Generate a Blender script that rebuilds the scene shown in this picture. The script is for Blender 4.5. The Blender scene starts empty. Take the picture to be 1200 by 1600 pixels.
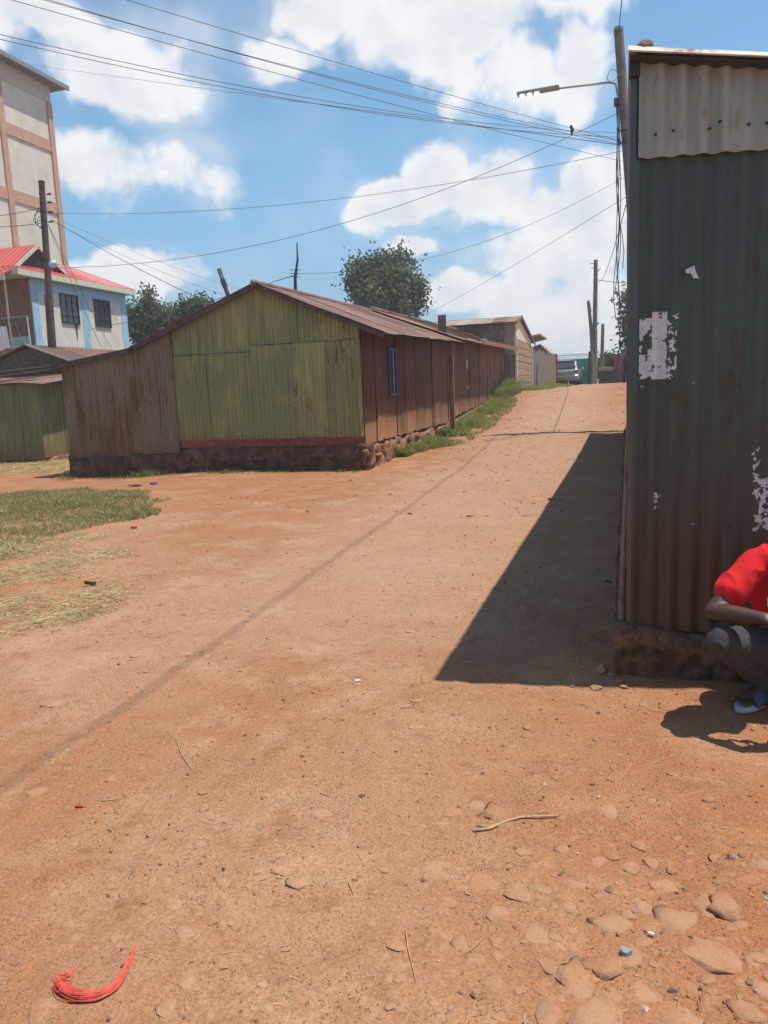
import bpy, bmesh, math, random
import numpy as np
from mathutils import Vector, Matrix, noise, Quaternion
random.seed(7); np.random.seed(7)
D = bpy.data; SC = bpy.context.scene; C = SC.collection
R = math.radians
# ------------------------------------------------------------------ camera
PITCH, ROLL, YAW, FPX, EYE = 9.05, -2.35, 17.35, 1170.0, 1.6
def cam_axes():
    p, r, y = R(PITCH), R(ROLL), R(YAW)
    f = Vector((-math.sin(y)*math.cos(p), math.cos(y)*math.cos(p), -math.sin(p)))
    rt = Vector((math.cos(y), math.sin(y), 0)); up = rt.cross(f)
    return rt*math.cos(r)+up*math.sin(r), up*math.cos(r)-rt*math.sin(r), f
AR, AU, AF = cam_axes(); CAM = Vector((0, 0, EYE))
def ray(x, y): return AR*((x-600)/FPX)-AU*((y-800)/FPX)+AF
def at(x, y, **k):
    d = ray(x, y); (ax, v), = k.items(); i = 'XYZ'.index(ax)
    return CAM+d*((v-CAM[i])/d[i])
cd = D.cameras.new('camera'); cam = D.objects.new('camera', cd); C.objects.link(cam); SC.camera = cam
cd.sensor_fit = 'VERTICAL'; cd.sensor_height = 36; cd.sensor_width = 27; cd.lens = FPX/1600*36; cd.clip_end = 3000; cd.clip_start = .05
m = Matrix((AR, AU, -AF)).transposed().to_4x4(); m.translation = CAM; cam.matrix_world = m
# ------------------------------------------------------------------ light
SUNDIR = Vector((-.32, -.035, -1)).normalized()          # the way the light travels
sl = D.lights.new('sun', 'SUN'); sl.energy = 5.0; sl.angle = R(.55); sl.color = (1, .97, .92)
so = D.objects.new('sun', sl); C.objects.link(so); so.rotation_euler = SUNDIR.to_track_quat('-Z', 'Y').to_euler(); so.location = (6, 0, 20)
SC.view_settings.view_transform = 'Standard'; SC.view_settings.look = 'None'; SC.view_settings.exposure = .16; SC.view_settings.gamma = 1
W = D.worlds.new('World'); SC.world = W; W.use_nodes = True
def world():
    t = W.node_tree; n = t.nodes; l = t.links
    for x in list(n): n.remove(x)
    out = n.new('ShaderNodeOutputWorld'); bg = n.new('ShaderNodeBackground'); bg.inputs[1].default_value = .076
    sky = n.new('ShaderNodeTexSky'); sky.sky_type = 'NISHITA'; sky.sun_disc = False
    sky.sun_elevation = math.asin(-SUNDIR.z); sky.sun_rotation = math.atan2(-SUNDIR.x, -SUNDIR.y)
    sky.altitude = 1500; sky.air_density = 1.25; sky.dust_density = .25; sky.ozone_density = 2.4
    tc = n.new('ShaderNodeTexCoord')
    def lk(v, i):
        if hasattr(v, 'node'): l.new(v, i)
        elif v is not None: i.default_value = v
    def vm(op, a, b=None, sc=None):
        q = n.new('ShaderNodeVectorMath'); q.operation = op; lk(a, q.inputs[0]); lk(b, q.inputs[1])
        if sc is not None: q.inputs['Scale'].default_value = sc
        return q.outputs['Value' if op in ('LENGTH', 'DOT_PRODUCT') else 0]
    def ma(op, a, b=None, cl=False):
        q = n.new('ShaderNodeMath'); q.operation = op; q.use_clamp = cl; lk(a, q.inputs[0]); lk(b, q.inputs[1]); return q.outputs[0]
    def ns(vec, sc, det, rough=.55, col=False):
        q = n.new('ShaderNodeTexNoise'); q.noise_dimensions = '2D'; q.inputs['Scale'].default_value = sc; q.inputs['Detail'].default_value = det; q.inputs['Roughness'].default_value = rough
        l.new(vec, q.inputs['Vector']); return q.outputs['Color' if col else 0]
    def mr(v, a, b, lo=0., hi=1.):
        q = n.new('ShaderNodeMapRange'); q.interpolation_type = 'SMOOTHSTEP'; l.new(v, q.inputs['Value'])
        for k, x in (('From Min', a), ('From Max', b), ('To Min', lo), ('To Max', hi)): q.inputs[k].default_value = x
        return q.outputs[0]
    # azimuth and height of the view ray: clouds are laid out on the sky, not on the picture
    d0 = vm('NORMALIZE', tc.outputs['Generated']); sp = n.new('ShaderNodeSeparateXYZ'); l.new(d0, sp.inputs[0])
    cb = n.new('ShaderNodeCombineXYZ'); l.new(ma('ARCTAN2', sp.outputs[0], sp.outputs[1]), cb.inputs[0]); l.new(ma('ARCSINE', sp.outputs[2]), cb.inputs[1])
    ae = cb.outputs[0]
    w = vm('SCALE', vm('SUBTRACT', ns(ae, 7, 4, .55, True), (.5, .5, .5)), sc=.085)
    aw = vm('ADD', ae, w)
    def ang(x, y): v = ray(x, y).normalized(); return math.atan2(v.x, v.y), math.asin(v.z)
    # x, y, half width, half height (photo pixels), weight
    blobs = [(60, 20, 110, 38, .8), (195, 100, 110, 62, .88), (285, 155, 55, 36, .72), (440, 88, 60, 36, .66), (-80, 40, 120, 60, .9),
             (530, 15, 90, 40, .95), (690, 45, 145, 64, 1.0), (790, 112, 100, 50, .88), (915, 105, 55, 65, .8), (760, -60, 220, 80, 1), (910, 45, 30, 30, .7),
             (610, 325, 70, 42, 1.05), (690, 280, 60, 55, 1.1), (770, 300, 62, 60, 1.1), (850, 335, 70, 45, 1.0), (935, 305, 55, 60, 1.05),
             (880, 400, 130, 50, .92), (720, 466, 75, 34, .8), (890, 480, 150, 70, .8), (655, 394, 46, 19, 1), (960, 560, 150, 70, .72),
             (150, 275, 85, 48, .82), (300, 265, 75, 48, .72), (215, 424, 92, 32, 1), (165, 318, 60, 25, .6)]
    bl = []
    for x, y, rx, ry, s in blobs: a, e = ang(x, y); bl.append((a, e, rx/FPX*1.25/math.cos(e), ry/FPX*1.25, s))
    rg = random.Random(3)
    for i in range(11):                                    # the same broken cumulus goes on all round
        a = R(-17+rg.uniform(45, 315)); a = (a+math.pi) % (2*math.pi)-math.pi
        bl.append((a, rg.uniform(R(8), R(55)), rg.uniform(.12, .3), rg.uniform(.05, .12), rg.uniform(.8, 1.1)))
    acc = None
    for a, e, rx, ry, s in bl:
        mp = n.new('ShaderNodeMapping'); mp.inputs['Scale'].default_value = (1/rx, 1/ry, 1); mp.inputs['Location'].default_value = (-a/rx, -e/ry, 0); l.new(aw, mp.inputs[0])
        v = mr(vm('LENGTH', mp.outputs[0]), 1.25, .25, 0, s); acc = v if acc is None else ma('MAXIMUM', acc, v)
    f1 = ns(ae, 11, 5, .56); f2 = ns(vm('ADD', ae, (.012, .022, 0)), 11, 4, .5); thin = ns(ae, 3.1, 4, .6)
    den = ma('ADD', acc, ma('MULTIPLY', ma('SUBTRACT', f1, .5), 1.25))
    mk = ma('MAXIMUM', mr(den, .28, .74, 0, .97), ma('MULTIPLY', mr(thin, .42, .72), mr(acc, .0, .5, .16, .5)))
    lit = ma('ADD', ma('MULTIPLY', ma('SUBTRACT', f1, f2), 2.0), mr(den, .5, 1.35, .9, .55), True)
    cr = n.new('ShaderNodeMix'); cr.data_type = 'RGBA'; l.new(lit, cr.inputs[0]); cr.inputs[6].default_value = (7.8, 8.5, 9.4, 1); cr.inputs[7].default_value = (11.4, 11.5, 11.6, 1)
    hs = n.new('ShaderNodeMix'); hs.data_type = 'RGBA'; hs.blend_type = 'MULTIPLY'; hs.inputs[0].default_value = 1
    l.new(sky.outputs[0], hs.inputs[6]); tn = n.new('ShaderNodeMix'); tn.data_type = 'RGBA'; l.new(mr(sp.outputs[2], -.02, .30), tn.inputs[0]); tn.inputs[6].default_value = (.78, .92, 1.12, 1); tn.inputs[7].default_value = (1.40, 1.88, 1.88, 1); l.new(tn.outputs[2], hs.inputs[7])
    mx = n.new('ShaderNodeMix'); mx.data_type = 'RGBA'; l.new(mk, mx.inputs[0]); l.new(hs.outputs[2], mx.inputs[6]); l.new(cr.outputs[2], mx.inputs[7])
    l.new(mx.outputs[2], bg.inputs[0]); l.new(bg.outputs[0], out.inputs[0])
    W.cycles.sampling_method = 'MANUAL'; W.cycles.sample_map_resolution = 256
world()
# ------------------------------------------------------------------ helpers
BASE = {}
class MB:
    def __init__(s): s.v = []; s.f = []
    def quad_grid(s, P):                                   # P[i][j] points
        o = len(s.v); a = len(P); b = len(P[0])
        for row in P: s.v += [tuple(p) for p in row]
        for i in range(a-1):
            for j in range(b-1): s.f.append((o+i*b+j, o+i*b+j+1, o+(i+1)*b+j+1, o+(i+1)*b+j))
        return s
    def box(s, a, b, M=None):
        o = len(s.v); (x0, y0, z0), (x1, y1, z1) = a, b
        p = [Vector(q) for q in ((x0,y0,z0),(x1,y0,z0),(x1,y1,z0),(x0,y1,z0),(x0,y0,z1),(x1,y0,z1),(x1,y1,z1),(x0,y1,z1))]
        if M: p = [M @ q for q in p]
        s.v += [tuple(q) for q in p]
        s.f += [tuple(o+i for i in q) for q in ((0,3,2,1),(4,5,6,7),(0,1,5,4),(1,2,6,5),(2,3,7,6),(3,0,4,7))]
        return s
    def beam(s, a, b, w, h, up=(0, 0, 1)):                 # a bar of section w x h from a to b
        a, b = Vector(a), Vector(b); d = b-a; L = d.length; d.normalize(); u = Vector(up)
        if abs(d.dot(u)) > .95: u = Vector((1, 0, 0))
        x = d.cross(u).normalized(); z = x.cross(d)
        M = Matrix((x, d, z)).transposed().to_4x4(); M.translation = a
        return s.box((-w/2, 0, -h/2), (w/2, L, h/2), M)
    def tube(s, pts, r, n=8, cap=True):
        pts = [Vector(p) for p in pts]; rs = r if isinstance(r, (list, tuple)) else [r]*len(pts)
        o = len(s.v); prev = None
        for i, p in enumerate(pts):
            t = (pts[min(i+1, len(pts)-1)]-pts[max(i-1, 0)]).normalized()
            if prev is None:
                u = Vector((0, 0, 1)) if abs(t.z) < .9 else Vector((1, 0, 0)); x = t.cross(u).normalized()
            else: x = (prev-t*prev.dot(t)).normalized()
            prev = x; y = t.cross(x)
            for k in range(n): a = 2*math.pi*k/n; s.v.append(tuple(p+(x*math.cos(a)+y*math.sin(a))*rs[i]))
        for i in range(len(pts)-1):
            for k in range(n): s.f.append((o+i*n+k, o+i*n+(k+1) % n, o+(i+1)*n+(k+1) % n, o+(i+1)*n+k))
        if cap: s.f.append(tuple(o+k for k in range(n))[::-1]); s.f.append(tuple(o+(len(pts)-1)*n+k for k in range(n)))
        return s
    def prism(s, poly, off):                               # planar polygon pushed along off
        o = len(s.v); off = Vector(off); q = [Vector(p) for p in poly]; n = len(q)
        s.v += [tuple(p) for p in q]+[tuple(p+off) for p in q]
        s.f += [tuple(range(o+n-1, o-1, -1)), tuple(range(o+n, o+2*n))]
        s.f += [(o+i, o+(i+1) % n, o+n+(i+1) % n, o+n+i) for i in range(n)]
        return s
    def ell(s, c, r, n=10, k=7, M=None):
        P = []
        for i in range(k+1):
            th = math.pi*i/k; row = []
            for j in range(n+1):
                a = 2*math.pi*j/n; p = Vector((r[0]*math.sin(th)*math.cos(a), r[1]*math.sin(th)*math.sin(a), r[2]*math.cos(th)))
                if M: p = M @ p
                row.append(p+Vector(c))
            P.append(row)
        return s.quad_grid(P)
def mesh(name, mb, mat, smooth=False, b=Vector((0, 0, 0))):
    me = D.meshes.new(name); v = np.array(mb.v, dtype=np.float64).reshape(-1, 3)-np.array(b)
    me.from_pydata(v.tolist(), [], mb.f)
    if mat: me.materials.append(mat)
    if smooth:
        me.polygons.foreach_set('use_smooth', [True]*len(me.polygons))
        if smooth != True: me.set_sharp_from_angle(angle=R(smooth))
    me.update(); return me
def obj(name, mb, mat, parent=None, smooth=False, bevel=0, label=None):
    b = BASE.get(parent.name, Vector((0, 0, 0))) if parent else Vector((0, 0, 0))
    o = D.objects.new(name, mesh(name, mb, mat, smooth, b)); C.objects.link(o)
    if parent: o.parent = parent; BASE[o.name] = b
    if bevel:
        q = o.modifiers.new('bevel', 'BEVEL'); q.width = bevel; q.segments = 2; q.limit_method = 'ANGLE'; q.harden_normals = False
    if label: o['label'] = label
    return o
def tag(o, label, cat, group=None):
    o['label'] = label; o['category'] = cat
    if group: o['group'] = group
    return o
def thing(name, loc, label, cat, group=None):
    o = D.objects.new(name, None); C.objects.link(o); o.location = loc; o.empty_display_size = .2; BASE[o.name] = Vector(loc)
    return tag(o, label, cat, group)
def single(name, mb, mat, label, cat, group=None, smooth=False, bevel=0):
    v = np.array(mb.v); c = Vector(((v[:,0].min()+v[:,0].max())/2, (v[:,1].min()+v[:,1].max())/2, v[:,2].min()))
    o = D.objects.new(name, mesh(name, mb, mat, smooth, c)); C.objects.link(o); o.location = c
    if bevel:
        q = o.modifiers.new('bevel', 'BEVEL'); q.width = bevel; q.segments = 2; q.limit_method = 'ANGLE'
    return tag(o, label, cat, group)
def kind(o, k): o['kind'] = k; return o
def fb(x, y, z=0, s=1., o=3): return noise.fractal(Vector((x*s, y*s, z*s)), 1.0, 2.0, o)
def sst(a, b, x): t = min(1, max(0, (x-a)/(b-a))); return t*t*(3-2*t)
# ------------------------------------------------------------------ materials
class MT:
    def __init__(s, name):
        s.m = D.materials.new(name); s.m.use_nodes = True; s.t = s.m.node_tree; s.n = s.t.nodes; s.l = s.t.links
        s.b = s.n['Principled BSDF']; s.g = s.n.new('ShaderNodeNewGeometry')
    def put(s, k, v):
        i = s.b.inputs[k]
        if hasattr(v, 'node'): s.l.new(v, i)
        else: i.default_value = v if not (isinstance(v, tuple) and len(v) == 3 and k != 'Normal') else (*v, 1)
        return s
    def vec(s, sc=(1, 1, 1), obj=False):
        q = s.n.new('ShaderNodeMapping'); q.inputs['Scale'].default_value = sc
        if obj: tc = s.n.new('ShaderNodeTexCoord'); s.l.new(tc.outputs['Object'], q.inputs[0])
        else: s.l.new(s.g.outputs['Position'], q.inputs[0])
        return q.outputs[0]
    def noise(s, scale, det=4, sc=(1, 1, 1), rough=.55, dist=0, col=False):
        q = s.n.new('ShaderNodeTexNoise'); q.inputs['Scale'].default_value = scale; q.inputs['Detail'].default_value = det
        q.inputs['Roughness'].default_value = rough; q.inputs['Distortion'].default_value = dist
        s.l.new(s.vec(sc), q.inputs['Vector']); return q.outputs['Color' if col else 0]
    def vor(s, scale, feat='F1', sc=(1, 1, 1), out='Distance'):
        q = s.n.new('ShaderNodeTexVoronoi'); q.inputs['Scale'].default_value = scale; q.feature = feat
        s.l.new(s.vec(sc), q.inputs['Vector']); return q.outputs[out]
    def ramp(s, v, a, b, lo=0., hi=1.):
        q = s.n.new('ShaderNodeMapRange'); q.interpolation_type = 'SMOOTHSTEP'
        for k, x in (('From Min', a), ('From Max', b), ('To Min', lo), ('To Max', hi)): q.inputs[k].default_value = x
        s.l.new(v, q.inputs['Value']); return q.outputs[0]
    def mix(s, f, a, b, mode='MIX'):
        q = s.n.new('ShaderNodeMix'); q.data_type = 'RGBA'; q.blend_type = mode
        for i, v in ((0, f), (6, a), (7, b)):
            if hasattr(v, 'node'): s.l.new(v, q.inputs[i])
            else: q.inputs[i].default_value = v if i == 0 else (*v[:3], 1)
        return q.outputs[2]
    def math(s, op, a, b=0., cl=False):
        q = s.n.new('ShaderNodeMath'); q.operation = op; q.use_clamp = cl
        for i, v in enumerate((a, b)):
            if hasattr(v, 'node'): s.l.new(v, q.inputs[i])
            else: q.inputs[i].default_value = v
        return q.outputs[0]
    def axis(s, k):
        q = s.n.new('ShaderNodeSeparateXYZ'); s.l.new(s.g.outputs['Position'], q.inputs[0]); return q.outputs[k]
    def bump(s, h, st=.4, dist=.01, prev=None):
        q = s.n.new('ShaderNodeBump'); q.inputs['Strength'].default_value = st; q.inputs['Distance'].default_value = dist
        s.l.new(h, q.inputs['Height'])
        if prev is not None: s.l.new(prev, q.inputs['Normal'])
        return q.outputs[0]
    def rnd(s, lo, hi):
        q = s.n.new('ShaderNodeObjectInfo'); return s.ramp(q.outputs['Random'], 0, 1, lo, hi)
def plain(name, col, rough=.7, metal=0, var=.25, scale=6, bump=.15, dirt=None, spec=.3):
    m = MT(name); f = m.ramp(m.noise(scale, 5), .3, .7)
    c = m.mix(f, tuple(x*(1-var) for x in col), tuple(min(1, x*(1+var)) for x in col))
    if dirt: c = m.mix(m.ramp(m.noise(scale*.4, 6, rough=.7), .48, .7, 0, .75), c, dirt)
    m.put('Base Color', c).put('Roughness', rough).put('Metallic', metal).put('Specular IOR Level', spec)
    if bump: m.put('Normal', m.bump(m.noise(scale*8, 4), bump, .01))
    return m.m
def sheetmat(name, col, rust=(.13, .05, .022), amt=.5, splash_or_lit=(.25, .11, .05), zs=None, fade=.25, metal=0, rough=.6, tint=None, spec=.35):
    """painted or bare corrugated iron: streaks, rust, faded paint, red soil splashed up from the ground, on the rust brown wall also a painted sunlit strip (height zs)"""
    m = MT(name)
    st = m.noise(5, 5, (1.6, 1.6, .16)); big = m.noise(1.1, 5, (1, 1, .6)); fine = m.noise(28, 4, (1, 1, .35))
    c = m.mix(m.ramp(st, .3, .72), tuple(x*(1-fade) for x in col), tuple(min(1, x*(1+fade)) for x in col))
    if tint: c = m.mix(m.ramp(m.noise(.9, 4), .42, .62), c, tint)
    rm = m.math('ADD', m.math('MULTIPLY', st, .55), m.math('MULTIPLY', big, .45))
    rm = m.math('ADD', rm, m.math('MULTIPLY', m.math('SUBTRACT', fine, .5), .25))
    th = .72-.34*amt
    c = m.mix(m.ramp(rm, th, th+.14), c, m.mix(fine, tuple(x*.6 for x in rust), tuple(x*1.45 for x in rust)))
    if zs:
        h = m.math('ADD', m.axis(2), m.math('MULTIPLY', m.math('SUBTRACT', m.noise(2.2, 5, (1, 1, .35)), .5), 1.1))
        c = m.mix(m.ramp(h, zs[0], zs[1], .85, 0), c, splash_or_lit)
    c = m.mix(1, c, m.mix(m.rnd(0, 1), (.78, .78, .78), (1.12, 1.1, 1.06)), 'MULTIPLY')
    m.put('Base Color', c).put('Roughness', m.ramp(rm, th-.05, th+.15, rough, .92)).put('Metallic', metal).put('Specular IOR Level', spec)
    m.put('Normal', m.bump(fine, .25, .006)); return m.m
def dirtmat(name, stone=False):
    m = MT(name)
    big = m.noise(.33, 5, rough=.6); mid = m.noise(1.7, 6, rough=.65); fine = m.noise(14, 6, rough=.7); gr = m.noise(95, 3, rough=.6)
    tan, red, dk, pale = (.365, .193, .107), (.31, .12, .05), (.205, .09, .044), (.43, .25, .15)
    # right-hand roadside is redder, trodden dust in the road is paler
    px, py = m.axis(0), m.axis(1)
    sx = m.math('ADD', px, m.math('MULTIPLY', m.math('SUBTRACT', mid, .5), 2.2))
    rmask = m.math('MULTIPLY', m.ramp(sx, -1.25, .35), m.ramp(py, 3.2, 6.2, 1, .25))
    hm = m.math('MULTIPLY', m.ramp(py, 9, 12.5), m.ramp(sx, -3.2, -5, 0, .85)); rmask = m.math('MAXIMUM', rmask, hm)
    c = m.mix(m.ramp(big, .40, .60), tan, m.mix(.68, tan, red)); c = m.mix(m.ramp(mid, .48, .66, 0, .65), c, pale); c = m.mix(m.ramp(m.noise(3.6, 6, rough=.7), .54, .68, 0, .6), c, m.mix(.5, dk, red))
    road = m.math('MULTIPLY', m.ramp(m.math('ABSOLUTE', m.math('ADD', sx, 1.9)), .5, 2.6, .6, 0), m.ramp(py, 3.5, 6.5)); c = m.mix(road, c, (.40, .245, .155))
    c = m.mix(m.math('MULTIPLY', rmask, .9), c, m.mix(m.ramp(mid, .35, .7), red, (.37, .185, .09)))
    c = m.mix(m.ramp(fine, .5, .72, 0, .5), c, dk)
    c = m.mix(m.math('MULTIPLY', m.ramp(m.noise(4.2, 6, (1, 1.6, 1), .72), .56, .68, 0, .55), m.ramp(py, 8, 16)), c, (.20, .105, .058))
    c = m.mix(m.ramp(gr, .3, .7, 0, 1), m.mix(1, c, (.80, .79, .78), 'MULTIPLY'), m.mix(1, c, (1.14, 1.13, 1.12), 'MULTIPLY'))
    if not stone:
        # small grit: darker crumbs and paler chips
        v = m.vor(70, out='Distance'); vc = m.vor(70, out='Color'); sep = m.n.new('ShaderNodeSeparateColor'); m.l.new(vc, sep.inputs[0])
        crumb = m.math('MULTIPLY', m.ramp(v, .22, .34, 1, 0), m.ramp(sep.outputs[0], .80, .84)); crumb = m.math('MULTIPLY', crumb, m.ramp(mid, .38, .62, .15, 1))
        c = m.mix(crumb, c, m.mix(sep.outputs[1], (.14, .075, .045), (.46, .36, .27)))
        v2 = m.vor(24, out='Distance'); vc2 = m.vor(24, out='Color'); s2 = m.n.new('ShaderNodeSeparateColor'); m.l.new(vc2, s2.inputs[0])
        patch = m.math('MULTIPLY', m.ramp(v2, .2, .42, 1, 0), m.ramp(s2.outputs[0], .80, .86)); c = m.mix(m.math('MULTIPLY', patch, .35), c, pale)
        v3 = m.vor(150, out='Distance'); vc3 = m.vor(150, out='Color'); s3 = m.n.new('ShaderNodeSeparateColor'); m.l.new(vc3, s3.inputs[0]); crumb3 = m.math('MULTIPLY', m.math('MULTIPLY', m.ramp(v3, .25, .42, 1, 0), m.ramp(s3.outputs[0], .62, .68)), m.ramp(m.noise(2.4, 4), .4, .6, .25, .9)); c = m.mix(crumb3, c, m.mix(m.ramp(s3.outputs[1], .4, .6), (.13, .065, .035), (.52, .38, .26)))
        h = m.math('ADD', m.math('MULTIPLY', fine, .6), m.math('ADD', m.math('MULTIPLY', gr, .25), m.math('ADD', m.math('MULTIPLY', crumb, .35), m.math('MULTIPLY', crumb3, .25))))
        m.put('Normal', m.bump(h, 1.0, .016))
    else:
        c = m.mix(m.math('MULTIPLY', m.rnd(.15, .8), m.ramp(m.noise(9, 5, rough=.7), .3, .6, .35, 1)), c, m.mix(m.rnd(0, 1), (.455, .28, .18), (.38, .21, .12))); m.put('Normal', m.bump(m.math('ADD', fine, m.math('MULTIPLY', gr, .4)), .6, .012))
    m.put('Base Color', c).put('Roughness', .95).put('Specular IOR Level', .15); return m.m
def leafmat(name, a, b, scale=3.):
    m = MT(name); w = m.n.new('ShaderNodeTexWhiteNoise')
    c = m.mix(m.ramp(m.noise(scale, 3), .3, .7), a, b)
    c = m.mix(m.ramp(m.noise(scale*9, 2), .35, .65), m.mix(1, c, (.75, .8, .75), 'MULTIPLY'), m.mix(1, c, (1.3, 1.22, 1.1), 'MULTIPLY'))
    m.put('Base Color', c).put('Roughness', .55).put('Specular IOR Level', .3)
    tr = m.n.new('ShaderNodeBsdfTranslucent'); m.l.new(c, tr.inputs[0]); ms = m.n.new('ShaderNodeMixShader'); ms.inputs[0].default_value = .42
    m.l.new(m.b.outputs[0], ms.inputs[1]); m.l.new(tr.outputs[0], ms.inputs[2]); m.l.new(ms.outputs[0], m.n['Material Output'].inputs[0]); return m.m
M_DIRT = dirtmat('red_earth'); M_STONE = dirtmat('earthy_stone', True)
M_MUD = plain('mud_plinth', (.125, .062, .034), .95, var=.5, scale=5, bump=.8, dirt=(.07, .045, .03))
M_MUDL = plain('mud_plinth_pale', (.25, .125, .065), .95, var=.4, scale=6, bump=.9, dirt=(.2, .12, .07))
M_MUD2 = plain('kiosk_mud', (.16, .08, .042), .95, var=.6, scale=13, bump=1., dirt=(.075, .05, .032))
M_GREEN = sheetmat('olive_paint_sheet', (.34, .312, .115), rust=(.15, .088, .033), amt=.5, zs=(.35, 1.1), splash_or_lit=(.28, .19, .07), fade=.26, tint=(.262, .27, .12))
M_GREEND = sheetmat('dull_green_sheet', (.19, .185, .07), amt=.25, zs=(0, .7), splash_or_lit=(.20, .11, .05), fade=.3)
M_RUSTW = sheetmat('bleached_rust_sheet', (.27, .215, .14), rust=(.16, .082, .034), amt=.74, zs=(.2, 1.0), splash_or_lit=(.2, .10, .06), fade=.25, tint=(.25, .175, .11))
M_RUST = sheetmat('rust_brown_sheet', (.19, .070, .030), rust=(.095, .036, .016), amt=.6, zs=(.55, 1.5), splash_or_lit=(.46, .245, .125), fade=.25)  # pale low band: soil splash, brightened to paint in the sunlit strip
M_REDB = plain('red_oxide_band', (.21, .055, .035), .8, var=.25, scale=9, bump=.1, dirt=(.13, .05, .03))
M_ROOF = sheetmat('rusty_roof_sheet', (.20, .098, .068), rust=(.13, .058, .038), amt=.62, fade=.3, tint=(.25, .145, .11))
M_ROOFP = sheetmat('pale_rusty_roof_sheet', (.34, .25, .19), rust=(.20, .11, .07), amt=.5, fade=.2)
M_ZINC = sheetmat('weathered_zinc', (.44, .40, .345), rust=(.20, .11, .06), amt=.55, fade=.2, metal=.05, rough=.5)
M_DKGRN = sheetmat('dark_green_sheet', (.075, .10, .083), rust=(.10, .052, .023), amt=.52, zs=(.3, 1.85), splash_or_lit=(.125, .063, .024), fade=.2, rough=.5, tint=(.088, .105, .09), spec=.4)
M_WOOD = plain('grey_timber', (.20, .15, .115), .9, var=.35, scale=9, bump=.5)
M_WOODR = plain('red_brown_timber', (.27, .12, .065), .85, var=.3, scale=7, bump=.3)
M_POLE = plain('pole_timber', (.17, .135, .105), .9, var=.3, scale=5, bump=.5)
M_POLED = plain('dark_pole_timber', (.095, .07, .055), .9, var=.35, scale=5, bump=.5)
M_WIRE = plain('black_cable', (.075, .08, .085), .6, var=.1, bump=0)
M_STEEL = plain('galvanised_steel', (.30, .31, .31), .5, .6, var=.15, bump=0)
M_DKSTEEL = plain('dark_steel', (.05, .05, .052), .5, .2, var=.2, bump=0)
M_CREAM = plain('cream_plaster', (.63, .575, .475), .9, var=.06, scale=1.5, bump=.1, dirt=(.52, .45, .35))
M_WHITEW = plain('off_white_plaster', (.66, .59, .48), .9, var=.07, scale=2.5, bump=.12, dirt=(.50, .44, .36))
M_SALMON = plain('salmon_paint', (.50, .29, .195), .85, var=.08, scale=3, bump=.08)
M_BLUEP = plain('sky_blue_paint', (.30, .50, .62), .8, var=.12, scale=4, bump=.08, dirt=(.36, .52, .58))
M_REDROOF = plain('red_roof_paint', (.44, .05, .042), .55, var=.12, scale=2.5, bump=.05, spec=.5, dirt=(.36, .085, .06))
M_FASCIA = plain('pale_green_fascia', (.55, .56, .42), .7, var=.1, bump=.05)
M_WINFR = plain('dark_window_frame', (.045, .04, .04), .5, var=.2, bump=0)
M_CONC = plain('raw_concrete', (.30, .235, .175), .95, var=.2, scale=4, bump=.4)
M_BLOCK = plain('precast_panel', (.335, .215, .135), .95, var=.22, scale=3, bump=.4, dirt=(.30, .16, .085))
M_BLOCKD = plain('stone_block', (.19, .135, .095), .95, var=.3, scale=3, bump=.5)
M_TEAL = plain('teal_gate_paint', (.055, .30, .26), .5, var=.12, scale=3, bump=.05)
M_PINK = plain('pink_plaster', (.42, .17, .20), .9, var=.1, bump=.1)
M_BLUEW = plain('blue_window_paint', (.045, .06, .15), .5, var=.2, bump=.05)
def glassmat():
    m = MT('window_glass'); m.put('Base Color', (.05, .06, .07)).put('Roughness', .12).put('Specular IOR Level', .6); return m.m
M_GLASS = glassmat()
M_LEAFD = leafmat('dark_leaf', (.085, .115, .066), (.17, .205, .115), .8)
M_LEAFM = leafmat('mid_leaf', (.06, .10, .035), (.12, .17, .06), .9)
M_GRASS = leafmat('green_grass', (.19, .19, .062), (.31, .285, .12), 1.4)
M_GRASSL = leafmat('lush_grass', (.17, .205, .045), (.27, .285, .085), 1.8)
M_STRAW = leafmat('dry_straw', (.42, .33, .17), (.55, .45, .25), 2)
M_BARK = plain('bark', (.10, .075, .055), .95, var=.3, bump=.6)
# ------------------------------------------------------------------ ground
PY = [-400, 8, 15, 18.5, 24, 29, 35, 40, 46, 54, 62, 100, 300, 1600]; PZ = [0, 0, 0, .10, .42, .85, 1.28, 1.46, 1.55, 1.60, 1.45, .0, -6, -40]
def ground(x, y, detail=True):
    z = float(np.interp(y, PY, PZ))
    w = sst(-9, -5.6, x); side = -.12*sst(-8, -12.5, x)
    z = z*w+(1-w)*(min(z, 0.0)) + side
    z += .035*sst(.2, 0, abs(x-.55))*0
    z += .05*sst(1.2, .1, abs(x-.6))*sst(.6, 0, abs(y-4.0))         # earth banked up against the kiosk foot
    if detail:
        d = max(1, math.hypot(x, y))
        z += .03*fb(x, y, 1.3, .45, 2)*min(1, d/3)
        if d < 40:
            z += .017*fb(x, y, 5.1, 2.2, 4)
            t = abs(fb(x*.6+y*.12, y*.25, 9, 1.3, 2)); z -= .008*sst(.12, 0, t)
        if d > 8: z += .02*max(0, fb(x, y, 7.7, 1.6, 3))*min(1, (d-8)/6)
        if d < 12: z += .008*fb(x, y, 2.2, 8, 4)*(.35+1.1*max(0, .4+fb(x, y, 14, .7, 2)))
    return z
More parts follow.
